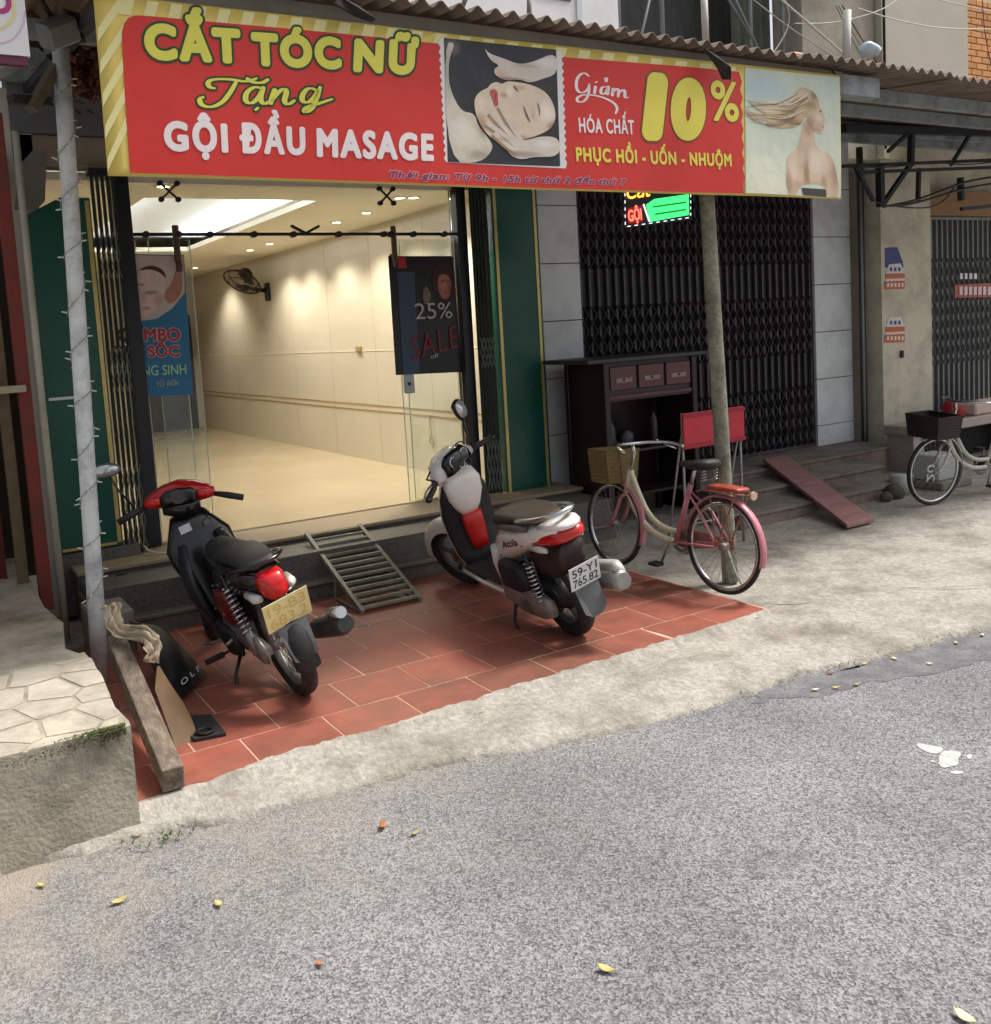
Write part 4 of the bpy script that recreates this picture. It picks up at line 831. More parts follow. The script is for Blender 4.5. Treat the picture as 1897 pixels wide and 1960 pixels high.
pt(nx, inx, 'upper_board', MB().box((-2.5, 6.6, 2.75), (.70, 6.7, 3.0)), M('weathered_board', rgb(112, 106, 92), .9, .25, 9, world=True))
pt(nx, inx, 'upright', MB().box((.60, 6.05, .22), (.672, 6.12, 3.1)), M('red_painted_wood', rgb(128, 52, 42), .7, .18, 9, dirt=rgb(90, 62, 50), dscale=5, damt=.7, world=True), bevel=.006)
pt(nx, inx, 'timber_post', MB().box((.50, 6.14, .30), (.56, 6.2, 2.9)), M('bare_timber', rgb(112, 96, 72), .9, .25, 14, world=True))
pt(nx, inx, 'curtain', MB().add([(-1.2+1.66*i/60, 6.35+.035*math.sin(i*.9), z) for i in range(61) for z in (.34, 2.7)], [(2*i, 2*i+2, 2*i+3, 2*i+1) for i in range(60)], True), M('brown_curtain', rgb(96, 40, 32), .9, .25, 4, world=True))
pt(nx, inx, 'crossbar', MB().box((-1.5, 6.0, 1.52), (.64, 6.04, 1.56)), M('pale_batten', rgb(176, 166, 140), .8, .1, 8))
tag(MB().tube([(.722, 6.06, .02), (.722, 6.06, 1.5), (.73, 6.06, 3.0)], [.021, .021, .021], 12).build('downpipe', M('cream_pvc', rgb(188, 184, 166), .5, .1, 5, dirt=rgb(128, 122, 106), dscale=5, damt=.5, world=True)), 'cream plastic downpipe beside the red wooden upright', 'pipe')
q = MB().hull([(.37, .02, 5.3, .12, .15), (.40, .02, 5.3, .2, .2), (.75, .02, 5.3, .215, .2), (1.05, .02, 5.3, .21, .2), (1.12, .02, 5.3, .17, .16), (1.135, .02, 5.3, .05, .05)], 20, 'z', 3.0)
tag(q.build('white_drum', M('white_plastic', rgb(214, 214, 208), .4, .05, 4)), 'white rounded plastic drum standing on the paved ramp at the far left', 'drum')
# white sign of the shop next door
c_ = py(58, 108, 4.2); sg = thing('next_door_sign', 'white sign with a pink floral swirl hung at the far left corner', 'sign', (c_.x-.6, 4.2, c_.z)); isg = Matrix.Translation((-(c_.x-.6), -4.2, -c_.z))
pt(sg, isg, 'panel', MB().box((-1.2, 4.2, c_.z), (c_.x, 4.23, c_.z+.85)), M('sign_white', rgb(224, 222, 222), .5, .04, 3))
pt(sg, isg, 'trim', MB().box((-1.2, 4.205, c_.z-.035), (c_.x-.01, 4.235, c_.z-.002)), M('plum_trim', rgb(96, 38, 62), .6, .1, 5))
def ribbon(pts, wd, Y):
    p_ = smooth_pts([py(x, y, Y) for x, y in pts], 3); q = MB(); vs = []
    for i, a in enumerate(p_):
        d = (p_[min(i+1, len(p_)-1)]-p_[max(i-1, 0)]).normalized(); n2 = Vector((-d.z, 0, d.x)); vs += [a+n2*wd, a-n2*wd]
    return q.add(vs, [(2*i, 2*i+1, 2*i+3, 2*i+2) for i in range(len(p_)-1)])
pt(sg, isg, 'swirl', ribbon([(-10, 60), (20, 45), (30, 20), (22, -5)], .006, 4.198), M('swirl_cream', rgb(226, 206, 150), .5, .1, 5))
pt(sg, isg, 'swirl', ribbon([(-10, 20), (10, 22), (18, 10), (14, -8)], .010, 4.198), M('swirl_pink', rgb(176, 52, 110), .5, .2, 9))
pt(sg, isg, 'swirl', ribbon([(-10, 85), (25, 78), (45, 50), (48, 20)], .003, 4.198), M('swirl_lilac', rgb(206, 176, 200), .5, .1, 5))
# floodlight and rusty odds above the pole
c_ = py(118, 60, 4.7); fl = thing('floodlight', 'grey floodlight on an arm above the white pole', 'floodlight', c_, (R(25), R(-28), R(20)))
MB().bbox((-.10, -.045, -.055), (.07, .05, .055), .012).build('housing', M('flood_grey', rgb(118, 120, 118), .5, .1, 6), fl)
MB().box((.071, -.045, -.065), (.083, .055, .065)).build('lens', M('flood_lens', rgb(40, 42, 46), .15, .1, 5), fl)
MB().tube([(-.02, .02, .07), (-.02, .1, .2), (-.02, .3, .3)], .012, 8).build('arm', m_black, fl)
for (x, y), s in (((150, 130), .16), ((165, 105), .12), ((170, 155), .1)):
    c_ = py(x, y, 5.5); q = MB(); rr = random.Random(int(x))
    for i in range(120):
        p_ = Vector((rr.gauss(0, s*.5), rr.gauss(0, .05), rr.gauss(0, s*.5))); a = Vector((rr.uniform(-1, 1), rr.uniform(-1, 1), rr.uniform(-1, 1))).normalized()*.03; b = a.orthogonal().normalized()*.02
        q.add([p_-a, p_+b, p_+a, p_-b], [(0, 1, 2, 3)])
    o = q.build('dry_vine', M('dry_rust_leaf', rgb(112, 66, 44), .9, .4, 30)); o.location = c_; tag(o, {150: 'clump of dry rust brown leaves behind the top of the white pole', 165: 'dry brown leaf clump beside the banner corner under the floodlight', 170: 'small dry brown leaf clump low beside the banner edge'}[int(x)], 'dry plant')
for i, ((x0, y0), (x1, y1), lab) in enumerate((((-20, 150), (40, 120), 'short pale batten under the white corner sign'), ((60, 210), (110, 120), 'slanting weathered batten left of the white pole top'), ((20, 190), (95, 195), 'dark horizontal batten under the white corner sign'))):
    tag(MB().beam(py(x0, y0, 4.9), py(x1, y1, 5.0), .05, .04).build('batten', M('old_batten_%d' % i, (rgb(142, 146, 142), rgb(96, 86, 68), rgb(52, 48, 44))[i], .9, .2, 8)), lab, 'batten')
tag(MB().prism([py(28, 400, 6.5), py(72, 400, 6.5), py(86, 385, 6.5), py(90, 290, 6.5), py(62, 288, 6.5), py(36, 318, 6.5)], (0, .03, 0)).build('board_scrap', M('grey_ply', rgb(112, 110, 100), .9, .12, 6)), 'cut grey board hung above the left green panel', 'board')
# ================================================================ interior things
for i, ((x, y), lab) in enumerate((((312, 356), 'recessed ceiling downlight just inside the glass above the left clamp'), ((765, 378), 'recessed ceiling downlight beside the right spider clamp'), ((820, 378), 'recessed ceiling downlight nearest the dark sale poster and glass'), ((735, 407), 'recessed ceiling downlight second from the glass along the right wall'), ((663, 425), 'recessed ceiling downlight third from the glass along the right wall'), ((600, 447), 'recessed ceiling downlight fourth from the glass along the right wall'), ((548, 466), 'recessed ceiling downlight fifth from the glass along the right wall'), ((517, 478), 'recessed ceiling downlight sixth from the glass along the right wall'), ((385, 512), 'recessed ceiling downlight deepest in the shop above the wall fan'))):
    p_ = pz(x, y, ZC)
    p_.x = min(p_.x, 3.9)
    d = thing('downlight', lab, 'ceiling light', p_, group='recessed downlights in the salon ceiling')
    MB().ring((0, 0, -.004), .05, [(-.008, -.004), (.012, -.003), (.012, .003), (-.008, .003)], 24, 'z').build('trim_ring', M('downlight_ring', rgb(228, 222, 208), .4, .02, 4), d)
    MB().cyl((0, 0, -.003), (0, 0, -.0015), .043, 20).build('lamp_face', EM('warm_lamp_face', (1.0, .86, .62), 18.0), d)
    ld = bpy.data.lights.new('downlight_lamp', 'SPOT'); ld.energy = 44; ld.color = (1.0, .90, .73); ld.spot_size = R(125); ld.spot_blend = .6; ld.shadow_soft_size = .04
    lo = bpy.data.objects.new('downlight_lamp', ld); C.objects.link(lo); lo.parent = d; lo.location = (0, 0, -.02)
# wall fan
c_ = px(470, 550, XW-.32); fan = thing('wall_fan', 'black wall-mounted fan on the cream right-hand wall inside the salon', 'fan', (XW, c_.y, c_.z-.05))
FR = Matrix.Translation((-.36, 0, .12)) @ Matrix.Rotation(R(-62), 4, 'Z') @ Matrix.Rotation(R(54), 4, 'X')
def fpart(name, mb, m):
    o = mb.build(name, m, fan); o.matrix_local = FR; return o
m_fan = M('black_plastic', rgb(24, 22, 22), .4, .15, 8)
q = MB(); q.ring((0, 0, 0), .25, [(-.008, -.008), (.008, -.008), (.008, .008), (-.008, .008)], 36, 'y'); q.ring((0, -.05, 0), .17, [(-.004, -.004), (.004, -.004), (.004, .004), (-.004, .004)], 30, 'y'); q.ring((0, .05, 0), .2, [(-.004, -.004), (.004, -.004), (.004, .004), (-.004, .004)], 30, 'y')
for k in range(28):
    a = 2*PI*k/28; q.tube([(.05*math.cos(a), -.075, .05*math.sin(a)), (.17*math.cos(a), -.05, .17*math.sin(a)), (.25*math.cos(a), 0, .25*math.sin(a)), (.17*math.cos(a), .07, .17*math.sin(a)), (.06*math.cos(a), .09, .06*math.sin(a))], .0025, 4)
fpart('grille', q, m_fan); fpart('badge', MB().cyl((0, -.085, 0), (0, -.07, 0), .05, 16), m_fan)
for k in range(3):
    a = 2*PI*k/3; q = MB(); q.add([(.03*math.cos(a), -.01, .03*math.sin(a)), (.2*math.cos(a-.25), -.03, .2*math.sin(a-.25)), (.21*math.cos(a+.25), .01, .21*math.sin(a+.25)), (.12*math.cos(a+.7), .03, .12*math.sin(a+.7))], [(0, 1, 2, 3)]); fpart('blade', q, M('fan_blade', rgb(40, 38, 40), .4, .1, 5))
fpart('motor', MB().hull([(.07, 0, 0, .05, .05), (.1, 0, 0, .085, .085), (.17, 0, 0, .08, .08), (.21, 0, 0, .03, .03)], 16, 'y'), m_fan)
MB().tube([(-.30, .04, .06), (-.2, .02, .02), (-.05, 0, 0)], [.022, .024, .03], 10).build('arm', m_fan, fan)
MB().bbox((-.05, -.06, -.14), (-.001, .06, .10), .012).build('wall_base', m_fan, fan)
# little cable box on the wall and small socket
c_ = px(686, 668, XW); tag(MB().bbox((XW-.03, c_.y-.1, c_.z-.03), (XW-.001, c_.y+.02, c_.z+.03), .006).build('junction_box', M('brass_box', rgb(150, 132, 86), .5, .2, 9)), 'small brass-coloured junction box on the cream wall joint', 'box')
q = MB().tube(smooth_pts([(XW-.012, y_, z_) for y_, z_ in ((8.05, .93), (8.1, .85), (8.06, .74), (8.02, .66), (8.06, .60), (8.12, .66), (8.08, .74))], 2), .006, 6)
tag(q.build('cord_loop', M('beige_cord', rgb(186, 168, 124), .6, .1, 6)), 'beige cord loop hanging from the tan wall border', 'cord')
# posters
def panel(t, inv, name, pts, Y, m, d=.003):
    if name in ('face_print', 'hand_print', 'hair_print', 'headband_print'): pts = [(v.x, v.y) for v in smooth_pts([(x, y, 0) for x, y in pts], 2, True)]
    return pt(t, inv, name, MB().prism([py(x, y, Y) for x, y in pts], (0, d, 0)), m)
YP = YD-.012
P_ = py(742, 490, YP); sp = thing('sale_poster', 'black sale poster with a woman and red lettering stuck on the right glass pane', 'poster', P_); ip = Matrix.Translation(-P_)
panel(sp, ip, 'sheet', [(743, 490), (866, 490), (885, 712), (758, 718)], YP, M('poster_black', rgb(14, 13, 18), .35, .2, 6))
panel(sp, ip, 'logo', [(759, 492), (776, 492), (779, 513), (761, 514)], YP-.004, M('poster_red', rgb(196, 40, 52), .5, .1, 6), .002)
panel(sp, ip, 'curtain_print', [(760, 520), (793, 520), (803, 714), (772, 716)], YP-.004, M('poster_blue_grey', rgb(58, 78, 104), .5, .35, 5, stretch=(30, 1, 1)), .002)
panel(sp, ip, 'hair_print', [(835, 505), (858, 505), (868, 530), (872, 580), (858, 585), (838, 570), (826, 545), (828, 520)], YP-.004, M('poster_hair', rgb(58, 14, 18), .5, .3, 9), .002)
panel(sp, ip, 'face_print', [(838, 527), (854, 524), (864, 535), (864, 560), (855, 574), (845, 570), (838, 552)], YP-.007, PHOTO('print_sale_face', rgb(176, 110, 98), [(847, 538, 6, 2.5, rgb(40, 20, 24), .9), (858, 538, 5, 2.5, rgb(40, 20, 24), .9), (853, 560, 5, 3, rgb(190, 40, 46), .9), (862, 555, 8, 22, rgb(90, 44, 44), .7), (848, 548, 8, 12, rgb(206, 148, 130), .6)], YP, .06), .002)
panel(sp, ip, 'hand_print', [(808, 560), (816, 545), (820, 555), (826, 562), (822, 580), (812, 585)], YP-.007, M('poster_hand', rgb(130, 108, 104), .5, .2, 14), .002)
def ptxt(t, inv, s, bl, br, tl, Y, m, off=0.0, shear=0.0, space=1.0): return pt(t, inv, 'lettering', text_on(MB(), s, py(*bl, Y), py(*br, Y), py(*tl, Y), (0, 0, 0), off, 0, shear, .71, space), m)
ptxt(sp, ip, '25%', (796, 611), (866, 608), (794, 580), YP-.009, M('poster_pale', rgb(196, 196, 190), .5, .05, 5), -.008)
ptxt(sp, ip, 'SALE', (788, 690), (878, 664), (784, 644), YP-.009, M('poster_dark_red', rgb(128, 24, 36), .5, .1, 5), -.005, 0, 1.15)
ptxt(sp, ip, 'off', (825, 686), (840, 684), (824, 678), YP-.009, _M['poster_pale'], -.01)
YQ = YD-.012
P_ = py(262, 500, YQ); cp = thing('massage_poster', 'blue hair-wash poster with a face and hands behind the left glass', 'poster', P_); ip = Matrix.Translation(-P_)
panel(cp, ip, 'sheet', [(252, 486), (352, 488), (369, 755), (264, 760)], YQ, M('poster_blue', rgb(40, 124, 166), .45, .15, 3))
panel(cp, ip, 'photo_ground', [(252, 488), (351, 490), (354, 560), (330, 590), (300, 610), (257, 616)], YQ-.004, M('poster_pinkgrey', rgb(214, 198, 188), .5, .1, 6), .002)
panel(cp, ip, 'face_print', [(258, 520), (285, 512), (310, 520), (320, 545), (310, 580), (285, 605), (258, 612)], YQ-.007, PHOTO('print_poster_face', rgb(232, 204, 190), [(288, 560, 22, 6, rgb(120, 84, 72), .7), (270, 545, 10, 4, rgb(120, 84, 72), .7), (280, 590, 12, 5, rgb(196, 96, 96), .8), (305, 575, 16, 20, rgb(186, 140, 118), .6), (275, 570, 8, 14, rgb(206, 160, 140), .6)], YQ, .06), .002)
panel(cp, ip, 'hand_print', [(318, 580), (314, 560), (330, 545), (336, 515), (346, 512), (350, 540), (346, 565), (332, 580)], YQ-.009, M('poster_skin2', rgb(188, 132, 108), .5, .15, 12), .002)
panel(cp, ip, 'headband_print', [(262, 520), (285, 506), (312, 514), (320, 536), (308, 522), (285, 514)], YQ-.010, M('poster_brown', rgb(84, 44, 36), .5, .15, 12), .002)
m_pr = M('poster_crimson', rgb(176, 46, 62), .5, .1, 6); m_po = M('poster_rose', rgb(226, 196, 204), .5, .1, 6)
for s, bl, br, tl in (('COMBO', (224, 653), (346, 652), (222, 628)), ('GỘI SỐC', (214, 684), (345, 682), (212, 662))):
    pt(cp, ip, 'letter_outline', text_on(MB(), s, py(*bl, YQ-.012), py(*br, YQ-.012), py(*tl, YQ-.012), (0, 0, 0), .03, .04), m_po)
    pt(cp, ip, 'lettering', text_on(MB(), s, py(*bl, YQ-.014), py(*br, YQ-.014), py(*tl, YQ-.014), (0, 0, 0), .03), m_pr)
ptxt(cp, ip, 'DƯỠNG SINH', (222, 721), (357, 716), (221, 701), YQ-.012, M('poster_mint', rgb(172, 226, 190), .5, .05, 6), .015)
ptxt(cp, ip, 'từ 60k', (300, 740), (343, 737), (299, 728), YQ-.012, _M['poster_pale'], .0)
# LED sign
YL = 5.4; P_ = py(1197, 436, YL); ls = thing('led_sign', 'small lit sign with green and red panels hanging under the banner', 'sign', P_); ip = Matrix.Translation(-P_)
panel(ls, ip, 'board', [(1194, 330), (1324, 322), (1324, 420), (1197, 437)], YL, M('sign_black', rgb(10, 9, 14), .5, .1, 5), .03)
def lit(name, pts, m, dy=-.004): return panel(ls, ip, name, pts, YL+dy, m, .003)
lit('green_panel', [(1237, 392), (1253, 381), (1318, 372), (1319, 411), (1246, 424)], EM('led_green', (.03, .85, .12), 1.6))
for (x0, y0, x1, y1) in ((1250, 394, 1314, 385), (1254, 408, 1314, 399)): lit('text_row', [(x0, y0), (x1, y1), (x1, y1+4), (x0, y0+4)], EM('led_green_dark', (.01, .30, .05), .35), -.008)
lit('red_panel', [(1201, 398), (1229, 393), (1232, 424), (1203, 428)], EM('led_red_dim', (.25, .008, .01), .3))
ptxt(ls, ip, 'GỘI', (1203, 424), (1229, 420), (1201, 402), YL-.010, EM('led_red', (1.0, .10, .06), 2.4), .03)
ptxt(ls, ip, 'Cắt', (1200, 381), (1246, 375), (1199, 355), YL-.010, EM('led_orange', (1.0, .35, .03), 2.2), .01, .2)
m_lw = EM('led_white', (.85, .88, 1.0), 1.0)
ring_ = [(1196, 352), (1197, 434), (1322, 416), (1322, 345)]
for a, b, n_ in ((ring_[0], ring_[1], 6), (ring_[1], ring_[2], 9), (ring_[2], ring_[3], 6)):
    for i in range(n_):
        t = (i+.3)/n_; u = (i+.72)/n_; p_ = py(a[0]+(b[0]-a[0])*t, a[1]+(b[1]-a[1])*t, YL-.008); q_ = py(a[0]+(b[0]-a[0])*u, a[1]+(b[1]-a[1])*u, YL-.008)
        pt(ls, ip, 'led_dash', MB().tube([p_, q_], .003, 5), m_lw)
lit('divider', [(1231, 391), (1233, 390), (1245, 424), (1242, 424)], m_lw, -.006)
for x in (1205, 1315): pt(ls, ip, 'hanger', MB().cyl(py(x, 335, YL+.015), py(x, 335, YL+.015)+Vector((0, 0, .6)), .004, 6), m_black)
# ================================================================ cabinet and red stand
m_wd = M('black_lacquer_wood', rgb(44, 30, 32), .35, .25, 10); m_ma = M('dark_mahogany', rgb(98, 54, 58), .35, .25, 8, stretch=(1, 1, 5)); m_top = M('dusty_dark_top', rgb(62, 60, 60), .5, .2, 8)
cb = thing('wooden_cabinet', 'dark carved wooden cabinet with three mahogany drawers in front of the closed gate', 'cabinet', (5.45, 6.3, 0)); ic = Matrix.Translation((-5.45, -6.3, 0))
def cpt(name, mb, m, par=None, **k):
    o = mb.build(name, m, par or cb, **k); o.matrix_parent_inverse = ic if par is None else Matrix(); return o
TL = py(1125, 690, 6.0); TR = py(1352, 668, 6.0); ZK = TL.z
cpt('top', MB().bbox((TL.x, 6.0, ZK-.035), (TR.x, 6.62, ZK), .006), m_top)
XA, XB = py(1160, 800, 6.06).x, TR.x-.06
for x in (XA, XB-.055):
    for y in (6.06, 6.55): cpt('leg', MB().bbox((x, y, -.014), (x+.055, y+.05, ZK-.036), .006), m_wd)
cpt('side_panel', MB().box((XA+.012, 6.112, .25), (XA+.03, 6.548, ZK-.04)), m_wd); cpt('side_panel', MB().box((XB-.03, 6.112, .25), (XB-.012, 6.548, ZK-.04)), m_wd)
cpt('back_panel', MB().box((XA+.06, 6.57, .25), (XB-.06, 6.585, ZK-.04)), m_wd)
cpt('apron', MB().box((XA+.056, 6.085, ZK-.36), (XB-.056, 6.105, ZK-.037)), m_wd)
wd_ = (XB-XA-.112)/3
for k in range(3):
    a = XA+.056+wd_*k+.014; b = a+wd_-.028
    d = cpt('drawer', MB().bbox((a, 6.066, ZK-.27), (b, 6.084, ZK-.075), .006), m_ma)
    cpt('carved_plate', MB().bbox((a+.05, 6.059, ZK-.21), (b-.05, 6.066, ZK-.17), .004), M('pale_inlay', rgb(150, 132, 118), .5, .4, 30), d)
    cpt('drawer_pull', MB().sphere(((a+b)/2, 6.053, ZK-.185), .012, 10, 6), M('brass_pull', rgb(156, 128, 78), .3, .1, 6, metal=.7), d)
cpt('rail', MB().bbox((XA+.056, 6.07, ZK-.345), (XB-.056, 6.09, ZK-.31), .004), m_ma)
for z in (.25, .62): cpt('shelf', MB().box((XA+.032, 6.10, z), (XB-.032, 6.56, z+.02)), m_wd)
rr = random.Random(5)
for i, (x, z, w_, h_, c, lab) in enumerate(((5.14, .64, .1, .24, (36, 48, 58), 'dark blue jar on the upper cabinet shelf'), (5.32, .64, .16, .15, (40, 36, 44), 'low dark tin on the upper cabinet shelf'), (5.62, .64, .07, .28, (58, 46, 54), 'mauve bottle on the upper cabinet shelf'), (5.3, .27, .22, .2, (40, 44, 40), 'dark crate on the bottom cabinet shelf'))):
    q = MB().hull([(z, x, 6.3, w_*.46, .05), (z+h_*.1, x, 6.3, w_*.5, .06), (z+h_*.75, x, 6.3, w_*.5, .06), (z+h_*.9, x, 6.3, w_*.3, .04), (z+h_, x, 6.3, w_*.28, .035)], 14, 'z')
    tag(q.build('container', M('container_%d' % i, rgb(*c), .4, .2, 6)), lab, 'container')
m_rc = M('red_board_paint', rgb(190, 38, 56), .5, .12, 4, dirt=rgb(150, 44, 58), dscale=5, damt=.6); YR = 5.08
rd = thing('red_stand', 'red board on thin metal legs standing behind the grey awning post', 'stand', py(1365, 900, YR)); p0 = py(1365, 900, YR); ir = Matrix.Translation(-p0)
def rp(name, mb, m, **k):
    o = mb.build(name, m, rd, **k); o.matrix_parent_inverse = ir; return o
a, b, c_, d_ = py(1308, 792, YR), py(1424, 777, YR), py(1424, 850, YR), py(1310, 861, YR)
rp('board', MB().prism([(a.x, YR, a.z), (b.x, YR, a.z), (b.x, YR, d_.z), (a.x, YR, d_.z)], (0, .02, 0)), m_rc, bevel=.004)
for z in (a.z-.02, d_.z+.02): rp('edge_rail', MB().box((a.x-.008, YR-.006, z-.012), (b.x+.008, YR-.0005, z+.012)), M('red_edge', rgb(150, 26, 44), .5, .1, 6))
m_leg = M('bare_steel_leg', rgb(150, 146, 150), .4, .15, 8, metal=.4)
for x in (a.x+.015, b.x-.015):
    rp('leg', MB().tube([(x, YR+.035, a.z), (x, YR+.03, -.014)], .0095, 8), m_leg); rp('rear_leg', MB().tube([(x, YR+.045, d_.z+.1), (x, YR+.24, -.014)], .008, 8), m_leg)
rp('stretcher', MB().cyl((a.x+.02, YR+.03, .2), (b.x-.02, YR+.03, .2), .007, 8), m_leg)
# ================================================================ metal ramp, pink plank
m_rmp = M('painted_ramp_steel', rgb(134, 136, 120), .55, .2, 9, dirt=rgb(92, 80, 62), dscale=7, damt=.7)
A, B, D_, E_ = pz(577, 1021, .372), pz(692, 1008, .372), pz(698, 1171, .014), pz(806, 1147, .014)
yt_, yb_ = (A.y+B.y)/2, (D_.y+E_.y)/2; xa, xb = (A.x+D_.x)/2, (B.x+E_.x)/2
rmp = thing('metal_ramp', 'slatted steel motorbike ramp leaning on the granite entrance steps', 'ramp', ((xa+xb)/2, yb_, 0)); irm = Matrix.Translation((-(xa+xb)/2, -yb_, 0))
def rm(name, mb, par=None): 
    o = mb.build(name, m_rmp, par or rmp); o.matrix_parent_inverse = irm; return o
for x in (xa, xb): rm('side_rail', MB().beam((x, yt_, .372), (x, yb_, .014), .026, .03))
for k in range(14):
    t = (k+.5)/14; y, z = yt_+(yb_-yt_)*t, .372+(.014-.372)*t
    rm('slat', MB().beam((xa+.012, y, z+.004), (xb-.012, y, z+.004), .024, .018))
for x in (xa, xb): rm('strut', MB().tube([(x, yb_+.33*(yt_-yb_)+.12, .14), (x, yb_+.33*(yt_-yb_)+.14, .012), (x, yb_+.02, .010)], .009, 8))
m_pk = M('pink_painted_plank', rgb(158, 116, 112), .75, .14, 5, .2, 30, dirt=rgb(116, 84, 76), dscale=4, damt=.6, stretch=(1, 4, 1))
B = Vector((6.41, 4.80, .001)); A = Vector((5.98+.55, 6.32, .2965)); A.x = py(1483, 878, 6.32).x; d = (B-A).normalized(); wv2 = Vector((1, 0, 0)); q = MB(); sd_ = Vector((d.y, -d.x, 0)).normalized()
q.prism([A-wv2*.165, A+wv2*.165, B+wv2*.165, B-wv2*.165], (0, 0, .032))
tag(q.build('plank_ramp', m_pk, bevel=.004), 'pink painted plank laid as a ramp down the worn steps', 'plank')
# ================================================================ clutter between pole and tile pad
m_bm = M('weathered_beam', rgb(104, 92, 80), .9, .3, 10, .5, 40, dirt=rgb(170, 152, 130), dscale=9, damt=.6, stretch=(3, 1, 3))
A, B = pz(332, 1492, .06), py(222, 1232, 4.82)
tag(MB().beam(B, A, .085, .10).build('timber_beam', m_bm, bevel=.006), 'weathered timber beam leaning from the tile pad onto the white pole', 'beam')
Vp = [(300, 1275), (322, 1312), (345, 1345), (362, 1378), (374, 1412), (380, 1440), (374, 1452), (352, 1456), (335, 1430), (318, 1380), (296, 1320)]
pl_ = [py(x, y, 4.05+(1456-y)*.0022) for x, y in Vp]
tag(MB().prism(pl_, (.014, .004, 0)).build('plywood_offcut', M('brown_ply', rgb(108, 84, 58), .8, .2, 8), bevel=.002), 'curved brown plywood offcut beside the weathered beam', 'board')
rag = smooth_pts([py(x, y, Y) for x, y, Y in ((213, 1156, 4.74), (218, 1180, 4.72), (224, 1204, 4.70), (244, 1212, 4.66), (268, 1212, 4.58), (288, 1222, 4.5), (297, 1244, 4.47), (290, 1268, 4.46))], 2); vs = []; W_ = 9
for i, c_ in enumerate(rag):
    d = (rag[min(i+1, len(rag)-1)]-rag[max(i-1, 0)]).normalized(); s_ = d.cross(Vector((0, -1, .2))).normalized(); n2 = d.cross(s_).normalized()
    for k in range(W_):
        u = k/(W_-1)-.5; wd = .075+.03*noise.noise((i*.35, 1, 0)); f_ = .020*math.sin(u*15+i*.35)+.018*noise.noise((i*.5, u*6, 4)); vs.append(c_+s_*(u*wd)+n2*f_+Vector((noise.noise((i*.6, u*3, 9)), 0, noise.noise((i*.6, u*3, 2))))*.012)
q = MB().add(vs, [(i*W_+k, (i+1)*W_+k, (i+1)*W_+k+1, i*W_+k+1) for i in range(len(rag)-1) for k in range(W_-1)], True)
o = q.build('rag', M('pale_rag', rgb(206, 190, 164), .9, .2, 14, .4, 50, dirt=rgb(150, 124, 98), dscale=9, damt=.7)); s_ = o.modifiers.new('thick', 'SOLIDIFY'); s_.thickness = .004
tag(o, 'crumpled pale rag draped over the end of the weathered beam', 'rag')
# black sack with white print
A, B, D_, E_ = py(246, 1188, 5.44), py(300, 1196, 5.42), pz(396, 1288, .03), pz(330, 1352, .03); n_ = 9; vs = []; q = MB()
nn = (B-A).cross(E_-A).normalized()
if nn.y > 0: nn = -nn
for side in (1, -1):
    for i in range(n_+1):
        for j in range(n_+1):
            u, v = i/n_, j/n_; p_ = (A*(1-u)+B*u)*(1-v)+(E_*(1-u)+D_*u)*v
            bul = (math.sin(PI*u)*math.sin(PI*v))**.5 if 0 < u < 1 and 0 < v < 1 else 0
            vs.append(p_+nn*(side*(.055*bul)+.012*noise.noise((u*4, v*4, 1))*bul))
N2 = (n_+1)**2
for s in (0, 1):
    for i in range(n_):
        for j in range(n_): k = s*N2+i*(n_+1)+j; q.f.append((k, k+1, k+n_+2, k+n_+1)); q.sm.append(True)
q.v = [tuple(v) for v in vs]; sk_ = thing('black_sack', 'black plastic sack with white print slumped beside the black motorbike', 'sack', (E_.x, E_.y, 0)); isk = Matrix.Translation((-E_.x, -E_.y, 0))
pt(sk_, isk, 'bag_body', q, M('black_sack_plastic', rgb(24, 25, 30), .45, .2, 9, .3, 18))
Q0 = A*.06+E_*.88+D_*.06-Vector((0, 0, 0)); lo_ = nn*.03
pt(sk_, isk, 'lettering', text_on(MB(), 'O L F', E_.lerp(D_, .3).lerp(A.lerp(B, .3), .05)+lo_*1.0, E_.lerp(D_, .85).lerp(A.lerp(B, .85), .05)+lo_*1.0, E_.lerp(D_, .3).lerp(A.lerp(B, .3), .10)+lo_*1.2, (0, 0, 0), .01), M('print_white', rgb(206, 206, 204), .5, .05, 6))
c_ = pz(392, 1402, .016); q = MB().ring((0, 0, .002), .04, [(-.012, -.002), (.0, -.002), (.0, .012), (-.012, .009)], 28, 'z')
q.cyl((0, 0, -.001), (0, 0, .003), .029, 20)
o = q.build('drain_ring', M('black_rubber', rgb(14, 14, 15), .6, .2, 9)); o.location = c_; tag(o, 'black drain ring lying on the torn rubber mat', 'drain')
q = MB().prism([pz(x, y, .003) for x, y in ((330, 1375), (405, 1372), (433, 1408), (372, 1420), (352, 1400))], (0, 0, .012))
tag(q.build('rubber_mat', M('black_mat', rgb(38, 36, 36), .8, .2, 9)), 'torn black rubber mat under the black drain ring', 'mat')
